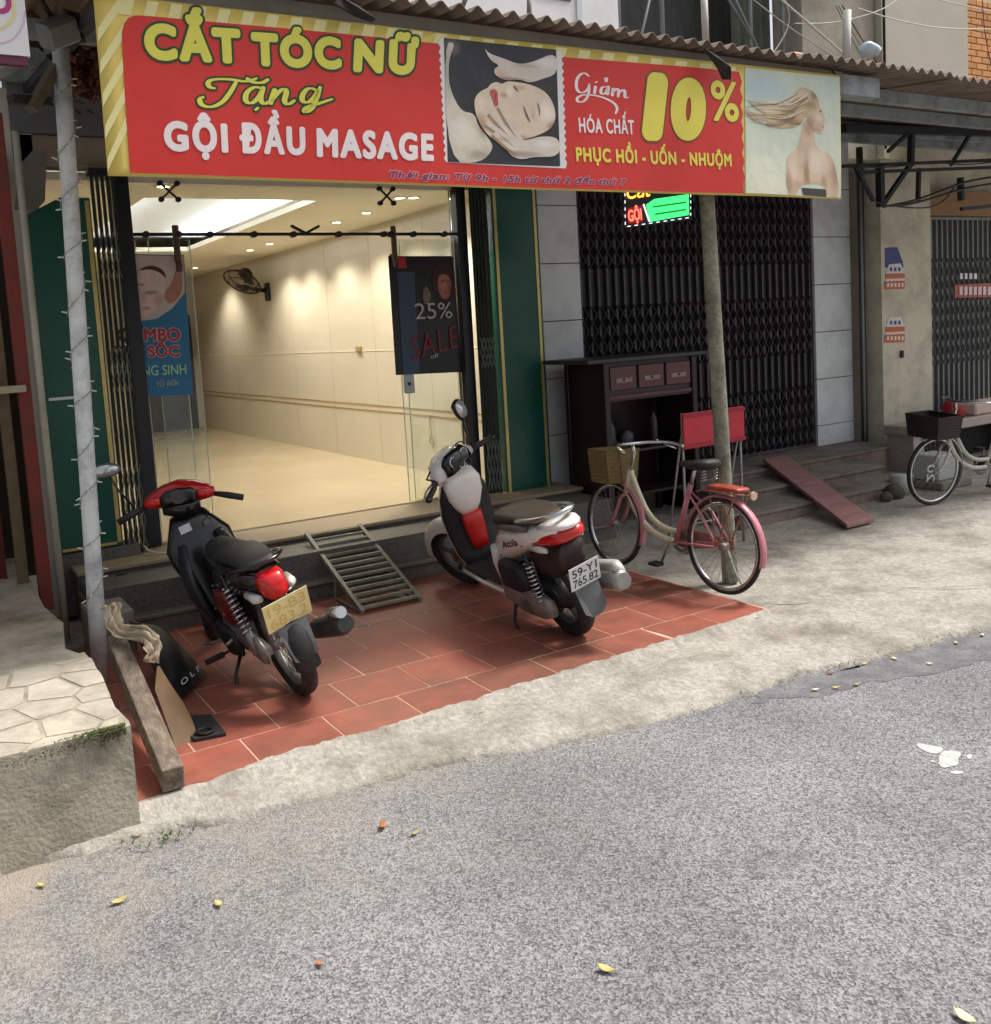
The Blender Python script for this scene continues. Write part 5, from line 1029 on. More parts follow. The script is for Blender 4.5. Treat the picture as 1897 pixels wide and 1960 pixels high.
# black cloth bundle on the top step beside the left plinth
q = MB(); q.sphere((0, 0, 0), (.17, .09, .05), 16, 8)
for i, v in enumerate(q.v): dd = 1+.45*noise.noise(Vector(v)*11); q.v[i] = (v[0]*dd, v[1]*dd, v[2]*dd)
o = q.build('cloth_bundle', M('black_cloth', rgb(18, 17, 18), .95, .3, 9)); o.location = (1.12, 6.28, .255); tag(o, 'black cloth bundle dropped on the steps behind the white pole', 'cloth')
tag(MB().tube(smooth_pts([(1.33, 6.60, .40), (1.34, 6.52, .37), (1.42, 6.45, .36), (1.5, 6.44, .358), (1.56, 6.5, .357)], 2), .006, 6).build('loose_cable', M('white_cable', rgb(206, 206, 200), .5, .05, 5)), 'loose white cable end on the top step under the open gate', 'cable')
# ================================================================ stickers and notice on the right
def sticker(lab, x0, y0, blue):
    P_ = py(x0, y0, 6.494); t = thing('wall_sticker', lab, 'sticker', P_); iv = Matrix.Translation(-P_)
    def sp2(name, pts, m, dy): pt(t, iv, name, MB().prism([py(x0+x, y0+y, 6.497+dy) for x, y in pts], (0, .002, 0)), m)
    if blue: sp2('blue_sheet', [(0, -36), (24, -37), (34, -10), (36, 2), (0, 2)], M('sticker_blue', rgb(64, 72, 128), .6, .2, 12), 0)
    sp2('sheet', [(8, -4), (30, -6), (38, 12), (38, 44), (0, 44), (2, 12)], M('sticker_white', rgb(222, 220, 222), .6, .05, 9), -.003)
    sp2('orange_band', [(2, 14), (38, 13), (38, 22), (2, 24)], M('sticker_orange', rgb(206, 104, 56), .6, .1, 12), -.006)
    sp2('orange_band', [(0, 29), (38, 27), (38, 43), (0, 44)], M('sticker_orange', rgb(206, 104, 56), .6, .1, 12), -.006)
    for k in range(5): sp2('print_mark', [(4+7*k, 32), (8+7*k, 31.5), (8+7*k, 39), (4+7*k, 39.5)], M('sticker_print', rgb(236, 226, 214), .6, .05, 9), -.009)
    for k in range(3): sp2('print_mark', [(10+8*k, 2), (14+8*k, 2), (14+8*k, 9), (10+8*k, 9)], M('sticker_blue', rgb(64, 72, 128), .6, .2, 12), -.006)
sticker('orange and white sticker with a torn blue sheet above it on the cream pier', 1694, 510, True)
sticker('orange and white sticker alone lower on the cream pier', 1694, 612, False)
c_ = py(1726, 678, 6.49); tag(MB().bbox((c_.x-.02, 6.47, c_.z-.04), (c_.x+.02, 6.499, c_.z+.04), .006).build('wall_switch', M('switch_black', rgb(50, 48, 46), .5, .1, 9)), 'small dark switch under the stickers on the cream pier', 'switch')
P_ = py(1838, 560, 6.6); t = thing('gate_notice', 'red and white lettered notice fixed to the pale grey gate', 'notice', P_); iv = Matrix.Translation(-P_)
for k in range(9):
    x = 1838+k*9
    if k < 4 or k > 6: pt(t, iv, 'print_mark', MB().prism([py(x, 523, 6.615), py(x+5, 523, 6.615), py(x+5, 534, 6.615), py(x, 534, 6.615)], (0, .003, 0)), M('notice_white', rgb(226, 226, 228), .5, .05, 6))
    pt(t, iv, 'print_mark', MB().prism([py(x-1, 549, 6.612), py(x+5, 548, 6.612), py(x+5, 564, 6.612), py(x-1, 565, 6.612)], (0, .003, 0)), M('notice_pink', rgb(226, 206, 206), .5, .05, 6))
pt(t, iv, 'red_strip', MB().prism([py(1828, 545, 6.62), py(1930, 540, 6.62), py(1930, 568, 6.62), py(1828, 570, 6.62)], (0, .004, 0)), M('notice_red', rgb(176, 84, 72), .5, .1, 6))
# stone bench and oddments
m_bn = M('pink_terrazzo', rgb(176, 160, 152), .6, .2, 40, world=True)
bn2 = thing('stone_bench', 'low pinkish terrazzo bench against the cream pier behind the dark bicycle', 'bench', (8.6, 6.0, 0)); ibn = Matrix.Translation((-8.6, -6.0, 0))
A = py(1690, 828, 5.95); A.x = py(1690, 828, 6.32).x
pt(bn2, ibn, 'seat', MB().bbox((A.x, 5.95, A.z-.10), (11.2, 6.32, A.z), .01), m_bn)
for x in (A.x+.03, 10.8): pt(bn2, ibn, 'leg', MB().prism([(x, 5.99, -.014), (x+.2, 5.99, -.014), (x+.16, 5.99, A.z-.102), (x, 5.99, A.z-.102)], (0, .3, 0)), m_bn)
pt(bn2, ibn, 'back_panel', MB().box((A.x+.25, 6.29, -.01), (11.1, 6.31, A.z-.105)), M('under_bench_shade', rgb(16, 18, 24), .7, .2, 6)); ZB = A.z  # added black sheet, its colour stands for the deep shade under the seat
tag(MB().hull([(ZB+.002, 9.72, 6.1, .13, .09), (ZB+.08, 9.73, 6.1, .14, .1), (ZB+.13, 9.7, 6.1, .11, .08), (ZB+.19, 9.66, 6.1, .06, .04)], 16, 'z').build('red_bag', M('red_cloth_bag', rgb(150, 34, 34), .8, .2, 8)), 'slumped red cloth bag on the terrazzo bench', 'bag')
tag(MB().bbox((9.95, 5.99, ZB+.002), (10.7, 6.28, ZB+.13), .02).build('pink_box', M('pale_pink_box', rgb(206, 178, 170), .7, .1, 6)), 'pale pink box on the terrazzo bench beside the red bag', 'box')
c_ = pz(1744, 948, -.014); q = MB().hull([(-.014, c_.x, c_.y+.1, .06, .06), (.06, c_.x, c_.y+.1, .085, .085), (.15, c_.x, c_.y+.1, .09, .09), (.165, c_.x, c_.y+.1, .07, .07)], 18, 'z')
tag(q.build('white_pot', M('white_pot', rgb(196, 198, 194), .5, .08, 6)), 'white round pot on the ground under the terrazzo bench', 'pot')
A, B = pz(1826, 938, 0), pz(1856, 938, 0)
q = MB().bbox((A.x, A.y+.15, .06), (A.x+.3, A.y+.4, .30), .012); tag(q.build('white_box', M('foam_white', rgb(190, 192, 188), .6, .06, 6)), 'grey-white plastic box under the frame of the dark bicycle', 'box')
q = MB().bbox((A.x-.05, A.y+.08, -.014), (A.x+.42, A.y+.45, .058), .01); tag(q.build('stone_slab', m_conc2), 'low stone slab under the grey-white plastic box', 'stone')
for i, (x, y, s) in enumerate(((1722, 952, .10), (1738, 944, .07), (1706, 958, .06))):
    c_ = pz(x, y, 0); q = MB().sphere((0, 0, 0), (s, s*.8, s*.8), 10, 7)
    for k, v in enumerate(q.v): dd = 1+.35*noise.noise(Vector(v)*9+Vector((i*7, 0, 0))); q.v[k] = (v[0]*dd, v[1]*dd, v[2]*dd)
    o = q.build('rubble_stone', M('dark_rubble', rgb(92, 86, 74), .95, .25, 14, world=True)); o.location = c_+Vector((.0, .05, s*.45)); tag(o, ('largest dark rubble stone at the end of the worn steps', 'middling dark rubble stone at the end of the worn steps', 'smallest dark rubble stone at the end of the worn steps')[i], 'stone')
# ================================================================ fallen leaves
rl_ = random.Random(11)
LV = [(733, 1583, 1.5, 0, 'orange brown fallen leaf lying flat on the road below the tile pad'), (795, 1597, 1.0, 1, 'small yellow fallen leaf beside the orange brown leaf on the road'), (265, 1601, 1.2, 1, 'yellow fallen leaf at the foot of the mossy ramp corner'), (80, 1697, 1.0, 1, 'yellow fallen leaf on the sandy road edge below the ramp'), (228, 1728, 1.3, 1, 'curled yellow fallen leaf on the sandy road below the ramp'), (418, 1733, 1.1, 1, 'thin yellow fallen leaf on the road below the kerb'), (1160, 1858, 1.3, 1, 'single yellow fallen leaf alone in the middle of the road'), (1845, 1951, 1.6, 2, 'pale fallen leaf far out on the road'), (612, 1848, .9, 0, 'small brown fallen leaf far out on the sandy road')]
for (x, y) in ((1600, 1318), (1690, 1247), (1655, 1272), (1880, 1217), (1780, 1272), (1640, 1312), (1712, 1262), (1590, 1290), (1745, 1240), (1830, 1232), (1560, 1322)): LV.append((x, y, .95, rl_.choice((0, 2, 2, 1)), None))
for (x, y) in ((1640, 1077), (1450, 1185), (1575, 1105), (925, 1358)): LV.append((x, y, .6, rl_.choice((3, 2)), 'sw'))
lm = [M('leaf_brown', rgb(168, 112, 72), .7, .2, 30), M('leaf_yellow', rgb(190, 172, 108), .7, .2, 30), M('leaf_pale', rgb(206, 198, 164), .7, .15, 30), M('leaf_dark', rgb(84, 72, 56), .8, .2, 30)]
for (x, y, s, k, lab) in LV:
    z = -.081 if lab != 'sw' else -.012
    c_ = pz(x, y, z); q = MB(); L_ = .021*s; vs = []
    for i in range(7):
        t = i/6; wd = .0095*s*math.sin(PI*min(1, t*1.02+.02))**.8; zz = .003+.006*s*(t-.5)**2*4
        vs += [(-L_+2*L_*t, -wd, zz+.004*s), (-L_+2*L_*t, 0, zz), (-L_+2*L_*t, wd, zz+.003*s)]
    q.add(vs, [(3*i+j, 3*i+j+1, 3*i+j+4, 3*i+j+3) for i in range(6) for j in range(2)], True)
    o = q.build('fallen_leaf', lm[k]); o.location = c_; o.rotation_euler = (rl_.uniform(-.1, .1), rl_.uniform(-.1, .1), rl_.uniform(0, 6.28)); s_ = o.modifiers.new('thick', 'SOLIDIFY'); s_.thickness = .0012
    if lab is None: tag(o, 'fallen leaf in the littered gutter beside the dark asphalt strip', 'leaf', 'leaves littering the gutter')
    elif lab == 'sw': tag(o, 'small dry leaf on the pale concrete sidewalk', 'leaf', 'dry leaves on the sidewalk')
    else: tag(o, lab, 'leaf')

# ================================================================ grit along the kerb, moss and weeds
def clump(name, pts, m, seed, size, label, cat, kind=None, zf=None):
    r_ = random.Random(seed); q = MB()
    for (x, y, z) in pts:
        s = size*r_.uniform(.5, 1.4); k = len(q.v); a = r_.uniform(0, 6.28)
        for i in range(5): q.v.append((x+s*math.cos(a+i*1.257)*r_.uniform(.7, 1.2), y+s*math.sin(a+i*1.257)*r_.uniform(.7, 1.2), z))
        q.v.append((x, y, z+s*r_.uniform(.4, .8))); q.f += [(k+i, k+(i+1) % 5, k+5) for i in range(5)]; q.sm += [False]*5
    o = q.build(name, m); o['kind'] = 'stuff'; o['label'] = label; o['category'] = cat; return o
r_ = random.Random(21); G = []
for i in range(1500):
    x = r_.uniform(.3, 8.0); off_ = abs(r_.gauss(0, .06)); y = edge_y(x)+.02-off_; G.append((x, y, -.084))
for i in range(900):
    x = r_.uniform(-.2, 2.2); y = edge_y(x)-abs(r_.gauss(0, .35)); G.append((x, y, -.084))
for i in range(500):
    x = r_.uniform(3.2, 8.0); y = edge_y(x)-abs(r_.gauss(0, .16)); G.append((x, y, -.08))
clump('gutter_grit', G, M('grit', rgb(150, 140, 124), .95, .5, 200, world=True), 4, .0032, 'scattered grit and sand along the kerb edge of the road', 'grit')
G = [(r_.gauss(3.9, .55), 0, 0) for i in range(200)]; G = [(x, edge_y(x)+r_.gauss(.0, .05), -.062) for x, _, _ in G]
clump('gutter_litter', G, M('dark_litter', rgb(104, 96, 82), .95, .5, 90, world=True), 9, .0045, 'dark leaf litter gathered in the gutter on the right', 'litter')
def tuft(name, pts, m, seed, h, label):
    r_ = random.Random(seed); q = MB()
    for (x, y, z, nx_, ny_) in pts:
        for k in range(5):
            a = r_.uniform(0, 6.28); l = h*r_.uniform(.4, 1.2); d = Vector((math.cos(a)+nx_, math.sin(a)+ny_, r_.uniform(.5, 1.6))).normalized()*l; w_ = Vector((-math.sin(a), math.cos(a), 0))*l*.16; p = Vector((x, y, z))
            q.add([p-w_, p+w_, p+d*.6+w_*.8, p+d, p+d*.6-w_*.8], [(0, 1, 2, 3, 4)])
    o = q.build(name, m); o['kind'] = 'stuff'; o['label'] = label; o['category'] = 'moss'; return o
G = []
for i in range(700):
    x = .60-abs(r_.gauss(0, .09)); y = 3.617+r_.uniform(-.006, .03); z = .333-(abs(r_.gauss(0, .025)) if y < 3.622 else 0); G.append((x, 3.612 if z < .33 else y, z, 0, -.5))
tuft('moss', G, M('moss_green', rgb(96, 104, 58), .95, .4, 60, world=True), 5, .010, 'green moss on the front corner of the paved ramp')
G = []
for i in range(500):
    x = r_.choice((.0, -.15, .25, .42))+r_.gauss(0, .09); z = .32-abs(r_.gauss(0, .02)); G.append((x, 3.612, z, 0, -.6))
tuft('dark_lichen', G, M('lichen_dark', rgb(66, 62, 48), .95, .4, 60, world=True), 6, .006, 'dark lichen stains along the top of the ramp front')
G = [(r_.gauss(.66, .05), r_.gauss(3.50, .03), -.07, 0, 0) for i in range(26)]
tuft('kerb_weeds', G, M('weed_green', rgb(98, 110, 72), .9, .3, 60, world=True), 8, .018, 'small weeds at the foot of the ramp corner')
# ================================================================ vehicles (local frame: +x forward, +y left, rear axle over the origin)
m_rub = M('tyre_rubber', rgb(40, 38, 38), .85, .25, 18, .3, 60, dirt=rgb(98, 88, 78), dscale=9, damt=.5)
m_chr = M('chrome', rgb(196, 198, 200), .2, .1, 9, metal=.9)
m_alu = M('dull_aluminium', rgb(150, 148, 144), .42, .2, 12, metal=.6, dirt=rgb(96, 88, 78), dscale=10, damt=.5)
m_blk = M('gloss_black', rgb(16, 16, 18), .22, .2, 6, coat=.3); m_mat = M('matt_black', rgb(28, 28, 30), .6, .25, 9, dirt=rgb(76, 70, 62), dscale=6, damt=.4)
m_gry = M('grey_plastic', rgb(92, 94, 96), .55, .15, 8, dirt=rgb(120, 112, 100), dscale=6, damt=.4)
m_redl = M('red_lens', rgb(196, 20, 26), .18, .15, 14, coat=.5); m_wsig = M('clear_lens', rgb(204, 206, 200), .15, .1, 14, coat=.5)
m_mir = M('mirror_glass', rgb(214, 218, 222), .12, .02, 3, metal=.55)  # pale, partly diffuse colour stands in for a bright sky reflection
def xf(mb, mx):
    if mx is not None: mb.v = [tuple(mx @ Vector(v)) for v in mb.v]
    return mb
def arc(cx, cz, r, a0, a1, n=14): return [(cx+r*math.cos(R(a0+(a1-a0)*i/n)), 0, cz+r*math.sin(R(a0+(a1-a0)*i/n))) for i in range(n+1)]
def shell(path, hw, drop, th=.004):                # arched mudguard along a path in the xz-plane
    q = MB(); n = len(path); prof = [(-1, -1), (-.85, -.35), (-.5, -.08), (0, 0), (.5, -.08), (.85, -.35), (1, -1)]; vs = []
    for i, p in enumerate(path):
        d = Vector(path[min(i+1, n-1)])-Vector(path[max(i-1, 0)]); d.normalize(); nr = Vector((-d.z, 0, d.x))
        if nr.z < 0 and abs(d.x) > .3: nr = -nr
        c = Vector(path[i])
        ww = hw[i] if isinstance(hw, list) else hw
        for a, b in prof: vs.append(c+Vector((0, a*ww, 0))+(c-Vector((shell.cx, 0, shell.cz))).normalized()*(b*drop))
    k = len(prof); q.add(vs, [(i*k+j, (i+1)*k+j, (i+1)*k+j+1, i*k+j+1) for i in range(n-1) for j in range(k-1)], True)
    m_ = len(q.v); q.add([Vector(v)-(Vector((v[0], 0, v[2]))-Vector((shell.cx, 0, shell.cz))).normalized()*th for v in vs], [(i*k+j, i*k+j+1, (i+1)*k+j+1, (i+1)*k+j) for i in range(n-1) for j in range(k-1)], True)
    return q
def wheel(par, x, r, w, rim_m, style, mx=None, rimr=None, tyre_m=None, nsp=28):
    c = (x, 0, r); rt = rimr or r-w*.95; h = w/2
    prof = [(-(r-rt), -h*.55), (-w*.35, -h), (-w*.12, -h*.8), (-.002, -h*.35), (0, 0), (-.002, h*.35), (-w*.12, h*.8), (-w*.35, h), (-(r-rt), h*.55)]
    wh = xf(MB().ring(c, r, prof, 48), mx).build('wheel', tyre_m or m_rub, par)
    rp_ = [(-.012, -h*.6), (.004, -h*.62), (.004, h*.62), (-.012, h*.6), (-.018, 0)]
    xf(MB().ring(c, rt, rp_, 48), mx).build('rim', rim_m, wh)
    hb_ = .022 if style == 'spoke' else .05
    xf(MB().cyl((x, -h*.9-.015, r), (x, h*.9+.015, r), hb_, 14), mx).build('hub', m_alu, wh)
    if style == 'spoke':
        q = MB()
        for k in range(nsp):
            a = 2*PI*k/nsp; a2 = a+(.5 if k % 4 < 2 else -.5); s = 1 if k % 2 else -1
            q.tube([(x+.02*math.cos(a2), s*h*.75, r+.02*math.sin(a2)), (x+(rt-.012)*math.cos(a), 0, r+(rt-.012)*math.sin(a))], .0013 if nsp > 24 else .002, 4, cap=False)
        xf(q, mx).build('spokes', m_alu, wh)
    else:
        for k in range(5):
            a = 2*PI*k/5+.3; q = MB().tube([(x+.03*math.cos(a), 0, r+.03*math.sin(a)), (x+(rt-.008)*math.cos(a), 0, r+(rt-.008)*math.sin(a))], [.026, .016], 8); xf(q, mx).build('spoke', rim_m, wh)
    return wh
def steer(px_, pz_, rake, ang):                       # turn about the steering axis
    axv = Vector((-math.sin(rake), 0, math.cos(rake))); P = Matrix.Translation((px_, 0, pz_))
    return P @ Matrix.Rotation(ang, 4, axv) @ P.inverted()
def spring(p, q_, r, n, w=.0055):
    p, q_ = Vector(p), Vector(q_); ax = (q_-p).normalized(); e1 = ax.orthogonal().normalized(); e2 = ax.cross(e1); N = n*12
    return MB().tube([p.lerp(q_, i/N)+(e1*math.cos(2*PI*i/12)+e2*math.sin(2*PI*i/12))*r for i in range(N+1)], w, 5)
def plate(par, c, w, h, tilt, m, rows, tm):
    # a licence plate facing backwards
    u = Vector((math.sin(tilt), 0, math.cos(tilt))); c = Vector(c); back = Vector((-math.cos(tilt), 0, math.sin(tilt)))
    P = [c+Vector((0, w/2, 0))-u*h/2, c-Vector((0, w/2, 0))-u*h/2, c-Vector((0, w/2, 0))+u*h/2, c+Vector((0, w/2, 0))+u*h/2]
    o = MB().prism(P, -back*.003).build('number_plate', m, par)
    for i, s in enumerate(rows):
        z0 = .54 if i == 0 else .10; L = c+Vector((0, w*.42, 0))+u*h*(z0-.5)+back*.0015; Rr = c-Vector((0, w*.42, 0))+u*h*(z0-.5)+back*.0015
        text_on(MB(), s, L, Rr, L+u*h*.36, (0, 0, 0), .012).build('lettering', tm, o)
    return o
# ------------------------------------------------ black and red underbone motorbike
pos = pz(581, 1323, 0)
mo = thing('motorbike', 'black and red underbone motorbike with yellow number plate on its side stand', 'motorbike', pos, (R(-17), 0, R(90.5)))
SM = steer(1.05, .72, R(26), R(-22))
wheel(mo, 0, .285, .082, m_alu, 'spoke', rimr=.222, nsp=24); wheel(mo, 1.215, .28, .07, m_alu, 'spoke', SM, .222, nsp=24)
m_red = M('gloss_red', rgb(178, 26, 30), .22, .1, 5, coat=.4); m_dred = M('dark_red_cover', rgb(110, 22, 28), .3, .15, 5, coat=.3)
MB().beam((.46, .085, .33), (-.03, .085, .285), .03, .045).build('swing_arm', m_alu, mo); MB().beam((.46, -.085, .33), (-.03, -.085, .285), .03, .045).build('swing_arm', m_alu, mo)
MB().hull([(-.06, .115, .29, .02, .05), (.0, .115, .30, .022, .075), (.2, .115, .315, .022, .06), (.42, .115, .33, .022, .07), (.48, .115, .33, .02, .05)], 14).build('chain_case', m_alu, mo)
for s in (1, -1):
    sh = spring((.03, s*.135, .40), (.12, s*.125, .62), .026, 9, .006).build('shock_absorber', m_chr, mo)
    MB().cyl((.0, s*.135, .29), (.05, s*.132, .45), .02, 10).build('damper', m_alu, sh); MB().cyl((.05, s*.132, .45), (.14, s*.12, .68), .012, 8).build('rod', m_blk, sh)
shell.cx, shell.cz = 0, .285
shell(arc(0, .285, .335, 40, 190, 16), .062, .05).build('rear_mudguard', m_mat, mo)
fl_ = MB().prism([(-.285, .075, .462), (-.285, -.075, .462), (-.325, -.06, .30), (-.322, -.02, .27), (-.322, .02, .27), (-.325, .06, .30)], (.006, 0, 0)).build('mud_flap', m_gry, mo)
MB().hull([(-.24, 0, .68, .035, .03), (-.18, 0, .68, .085, .06), (-.02, 0, .66, .115, .085), (.2, 0, .61, .125, .12), (.42, 0, .54, .12, .13), (.6, 0, .46, .09, .1)], 20).build('tail_cowl', m_blk, mo)
MB().hull([(-.20, 0, .745, .05, .014), (-.13, 0, .752, .09, .026), (.02, 0, .757, .098, .03), (.16, 0, .745, .104, .034), (.24, 0, .725, .104, .034), (.38, 0, .712, .094, .04), (.54, 0, .715, .066, .04), (.6, 0, .71, .03, .02)], 20).build('seat', M('black_vinyl', rgb(22, 22, 24), .5, .2, 12, .15, 60), mo)
tl_ = MB().hull([(-.29, 0, .645, .028, .036), (-.275, 0, .652, .052, .058), (-.24, 0, .66, .064, .064), (-.19, 0, .67, .068, .055)], 20, e=3.4).build('tail_light', m_redl, mo)
for s in (1, -1): MB().hull([(-.235, s*.08, .615, .014, .016), (-.21, s*.09, .615, .024, .022), (-.12, s*.10, .62, .018, .02)], 12).build('indicator', m_wsig, mo)
MB().tube([(-.04, .12, .735), (-.18, .105, .765), (-.25, .05, .77), (-.25, -.05, .77), (-.18, -.105, .765), (-.04, -.12, .735)], .011, 8).build('grab_rail', m_blk, mo)
plate(mo, (-.305, 0, .535), .225, .16, R(-22), M('yellow_plate', rgb(244, 230, 168), .5, .06, 9), ('19-B3', '683.2'), M('plate_faint', rgb(228, 202, 120), .5, .05, 9))
for s in (1, -1): MB().hull([(.16, s*.118, .46, .012, .05), (.24, s*.125, .47, .022, .10), (.36, s*.125, .46, .024, .10), (.5, s*.115, .44, .02, .08), (.58, s*.10, .43, .01, .03)], 16).build('side_cover', m_dred, mo)
MB().hull([(.26, 0, .27, .1, .08), (.34, 0, .28, .13, .11), (.55, 0, .28, .12, .11), (.66, 0, .30, .08, .08), (.76, 0, .30, .07, .07)], 16, e=3).build('engine', m_alu, mo)
MB().hull([(.3, .14, .26, .02, .07), (.42, .15, .26, .03, .085), (.56, .145, .27, .025, .07)], 16).build('engine_cover', m_mat, mo)
MB().tube([(.5, -.08, .2), (.35, -.14, .17), (.1, -.155, .22), (-.02, -.16, .26)], .018, 10).build('exhaust_pipe', m_alu, mo)
mf = MB().tube([(.0, -.165, .25), (.04, -.165, .24), (-.05, -.17, .275), (-.38, -.185, .38), (-.44, -.187, .395)], [.025, .03, .05, .055, .04], 16).build('muffler', m_mat, mo)
MB().tube([(-.30, -.185, .415), (-.43, -.188, .452)], [.03, .028], 10).build('heat_shield', m_chr, mo)
MB().beam((.75, 0, .58), (.3, 0, .45), .09, .1).build('frame_spine', m_mat, mo)
MB().hull([(.24, .80, 0, .04, .11), (.34, .84, 0, .05, .135), (.48, .88, 0, .05, .16), (.60, .91, 0, .05, .188), (.68, .935, 0, .05, .188), (.76, .955, 0, .05, .14), (.84, .965, 0, .05, .095)], 24, 'z', 2.6).build('leg_shield', m_blk, mo)
for s in (1, -1): MB().hull([(.28, .74, s*.13, .09, .026), (.42, .78, s*.16, .12, .026), (.58, .82, s*.15, .11, .026), (.70, .86, s*.11, .06, .02)], 16, 'z').build('shield_wing', M('satin_charcoal', rgb(44, 46, 50), .35, .15, 6), mo)
MB().box((.884, .02, .755), (.887, .085, .80)).build('sticker', M('white_sticker', rgb(206, 204, 208), .5, .1, 30), mo)
MB().cyl((.915, -.07, .76), (.89, -.07, .755), .018, 12).build('ignition_lock', m_alu, mo)
for s in (1, -1):
    fk = xf(MB().tube([(1.215, s*.075, .28), (1.13, s*.075, .5), (1.04, s*.07, .72)], [.02, .022, .018], 10), SM).build('fork_leg', m_alu, mo)
shell.cx, shell.cz = 1.215, .28
xf(shell(arc(1.215, .28, .325, 15, 165, 16), .055, .06), SM).build('front_mudguard', m_red, mo)
HB = SM
cw = xf(MB().hull([(-.19, .93, .94, .026, .026), (-.155, .94, .948, .05, .042), (-.085, .945, .96, .07, .062), (0, .945, .967, .075, .07), (.085, .945, .96, .07, .062), (.155, .94, .948, .05, .042), (.19, .93, .94, .026, .026)], 20, 'y'), HB).build('handlebar_cowl', m_red, mo)
xf(MB().hull([(-.10, .888, .945, .016, .03), (-.07, .88, .952, .02, .045), (0, .876, .956, .022, .052), (.07, .88, .952, .02, .045), (.10, .888, .945, .016, .03)], 18, 'y'), HB).build('instrument_panel', m_blk, cw)
for s in (1, -1): xf(MB().hull([(.10, .88, .95, .012, .022), (.14, .885, .95, .016, .03), (.185, .895, .945, .012, .02)] if s > 0 else [(-.185, .895, .945, .012, .02), (-.14, .885, .95, .016, .03), (-.10, .88, .95, .012, .022)], 12, 'y'), HB).build('indicator_strip', m_redl, cw)
xf(MB().cyl((.851, .0, .962), (.848, 0, .962), .04, 18), HB).build('dial', M('dial_face', rgb(64, 62, 66), .3, .5, 60), cw)
xf(MB().hull([(-.1, .93, .90, .05, .04), (0, .93, .88, .07, .06), (.1, .93, .90, .05, .04)], 14, 'y'), HB).build('under_cowl', m_blk, cw)
for s in (1, -1):
    gp_ = xf(MB().tube([(.92, s*.175, .93), (.885, s*.25, .912), (.86, s*.335, .885)], [.013, .018, .018], 10), HB).build('grip', m_mat, mo)
    xf(MB().tube([(.95, s*.19, .92), (.94, s*.27, .90), (.915, s*.33, .872)], .006, 6), HB).build('lever', m_alu, gp_)
mr = xf(MB().tube([(.90, .24, .94), (.90, .30, 1.05), (.885, .33, 1.15)], .006, 8), HB).build('mirror', m_blk, mo)
xf(MB().hull([(.87, .34, 1.175, .075, .036), (.885, .34, 1.175, .077, .039), (.905, .34, 1.175, .05, .024)], 18, 'x'), HB).build('mirror_back', m_gry, mr)
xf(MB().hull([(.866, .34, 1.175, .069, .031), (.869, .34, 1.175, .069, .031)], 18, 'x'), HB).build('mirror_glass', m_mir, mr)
MB().tube([(.42, .10, .2), (.36, .2, .10), (.30, .235, .042)], .010, 8).build('side_stand', m_blk, mo)
for s in (1, -1):
    MB().tube([(.46, s*.08, .2), (.46, s*.2, .19)], .008, 8).build('peg_bar', m_mat, mo); MB().tube([(.46, s*.2, .19), (.46, s*.3, .195)], .016, 10).build('foot_peg', m_rub, mo)
MB().tube([(.60, .10, .2), (.66, .17, .19), (.70, .24, .2)], .007, 6).build('gear_lever', m_alu, mo)
# cables, seams and bolts
for pts_ in ([(.93, .17, .95), (1.0, .16, 1.0), (1.03, .08, .93), (1.02, .04, .8)], [(.93, -.17, .95), (1.0, -.15, .99), (1.04, -.06, .92), (1.03, -.03, .8)]): xf(MB().tube(smooth_pts(pts_, 2), .004, 6), HB).build('cable', m_mat, mo)
for s in (1, -1):
    for (x_, y_, z_) in ((.06, .119, .66), (.28, .128, .60), (.46, .118, .55), (.30, .152, .44), (.5, .14, .42)): MB().cyl((x_, s*(y_-.004), z_), (x_, s*(y_+.003), z_), .007, 8).build('bolt', m_alu, mo)
    MB().tube([(-.16, s*.088, .665), (.05, s*.119, .64), (.25, s*.1255, .59), (.42, s*.121, .53)], .0025, 5).build('panel_seam', m_mat, mo)
    MB().tube([(.36, s*.05, .30), (.30, s*.20, .29)], .009, 8).build('rear_peg', m_alu, mo)
# ------------------------------------------------ white step-through scooter
pos = pz(1102, 1211, 0)
so = thing('scooter', 'white and black step-through scooter with red glovebox on its side stand', 'scooter', pos, (R(-16), 0, R(85)))
SM = steer(1.10, .5, R(26), R(24)); m_wh = M('scooter_white', rgb(238, 234, 226), .25, .04, 5, coat=.4, dirt=rgb(200, 192, 178), dscale=5, damt=.3)
wheel(so, 0, .245, .095, m_gry, 'alloy', rimr=.165); wheel(so, 1.27, .245, .08, m_gry, 'alloy', SM, .17)
shell.cx, shell.cz = 1.27, .245
xf(shell(arc(1.27, .245, .295, 5, 150, 18), .062, .08), SM).build('front_mudguard', m_wh, so)
for s in (1, -1): xf(MB().tube([(1.27, s*.07, .245), (1.2, s*.07, .38), (1.13, s*.06, .5)], .018, 10), SM).build('fork_leg', m_alu, so)
MB().hull([(.24, .98, 0, .03, .10), (.32, 1.02, 0, .035, .135), (.45, 1.03, 0, .04, .155), (.6, 1.015, 0, .04, .165), (.72, .99, 0, .045, .155), (.82, .97, 0, .05, .125), (.88, .96, 0, .045, .09)], 26, 'z', 2.6).build('front_apron', m_wh, so)
MB().hull([(.26, .925, 0, .03, .115), (.34, .965, 0, .035, .15), (.48, .975, 0, .038, .170), (.62, .965, 0, .038, .178), (.74, .94, 0, .04, .165), (.82, .925, 0, .04, .13)], 26, 'z', 2.6).build('inner_shield', m_mat, so)
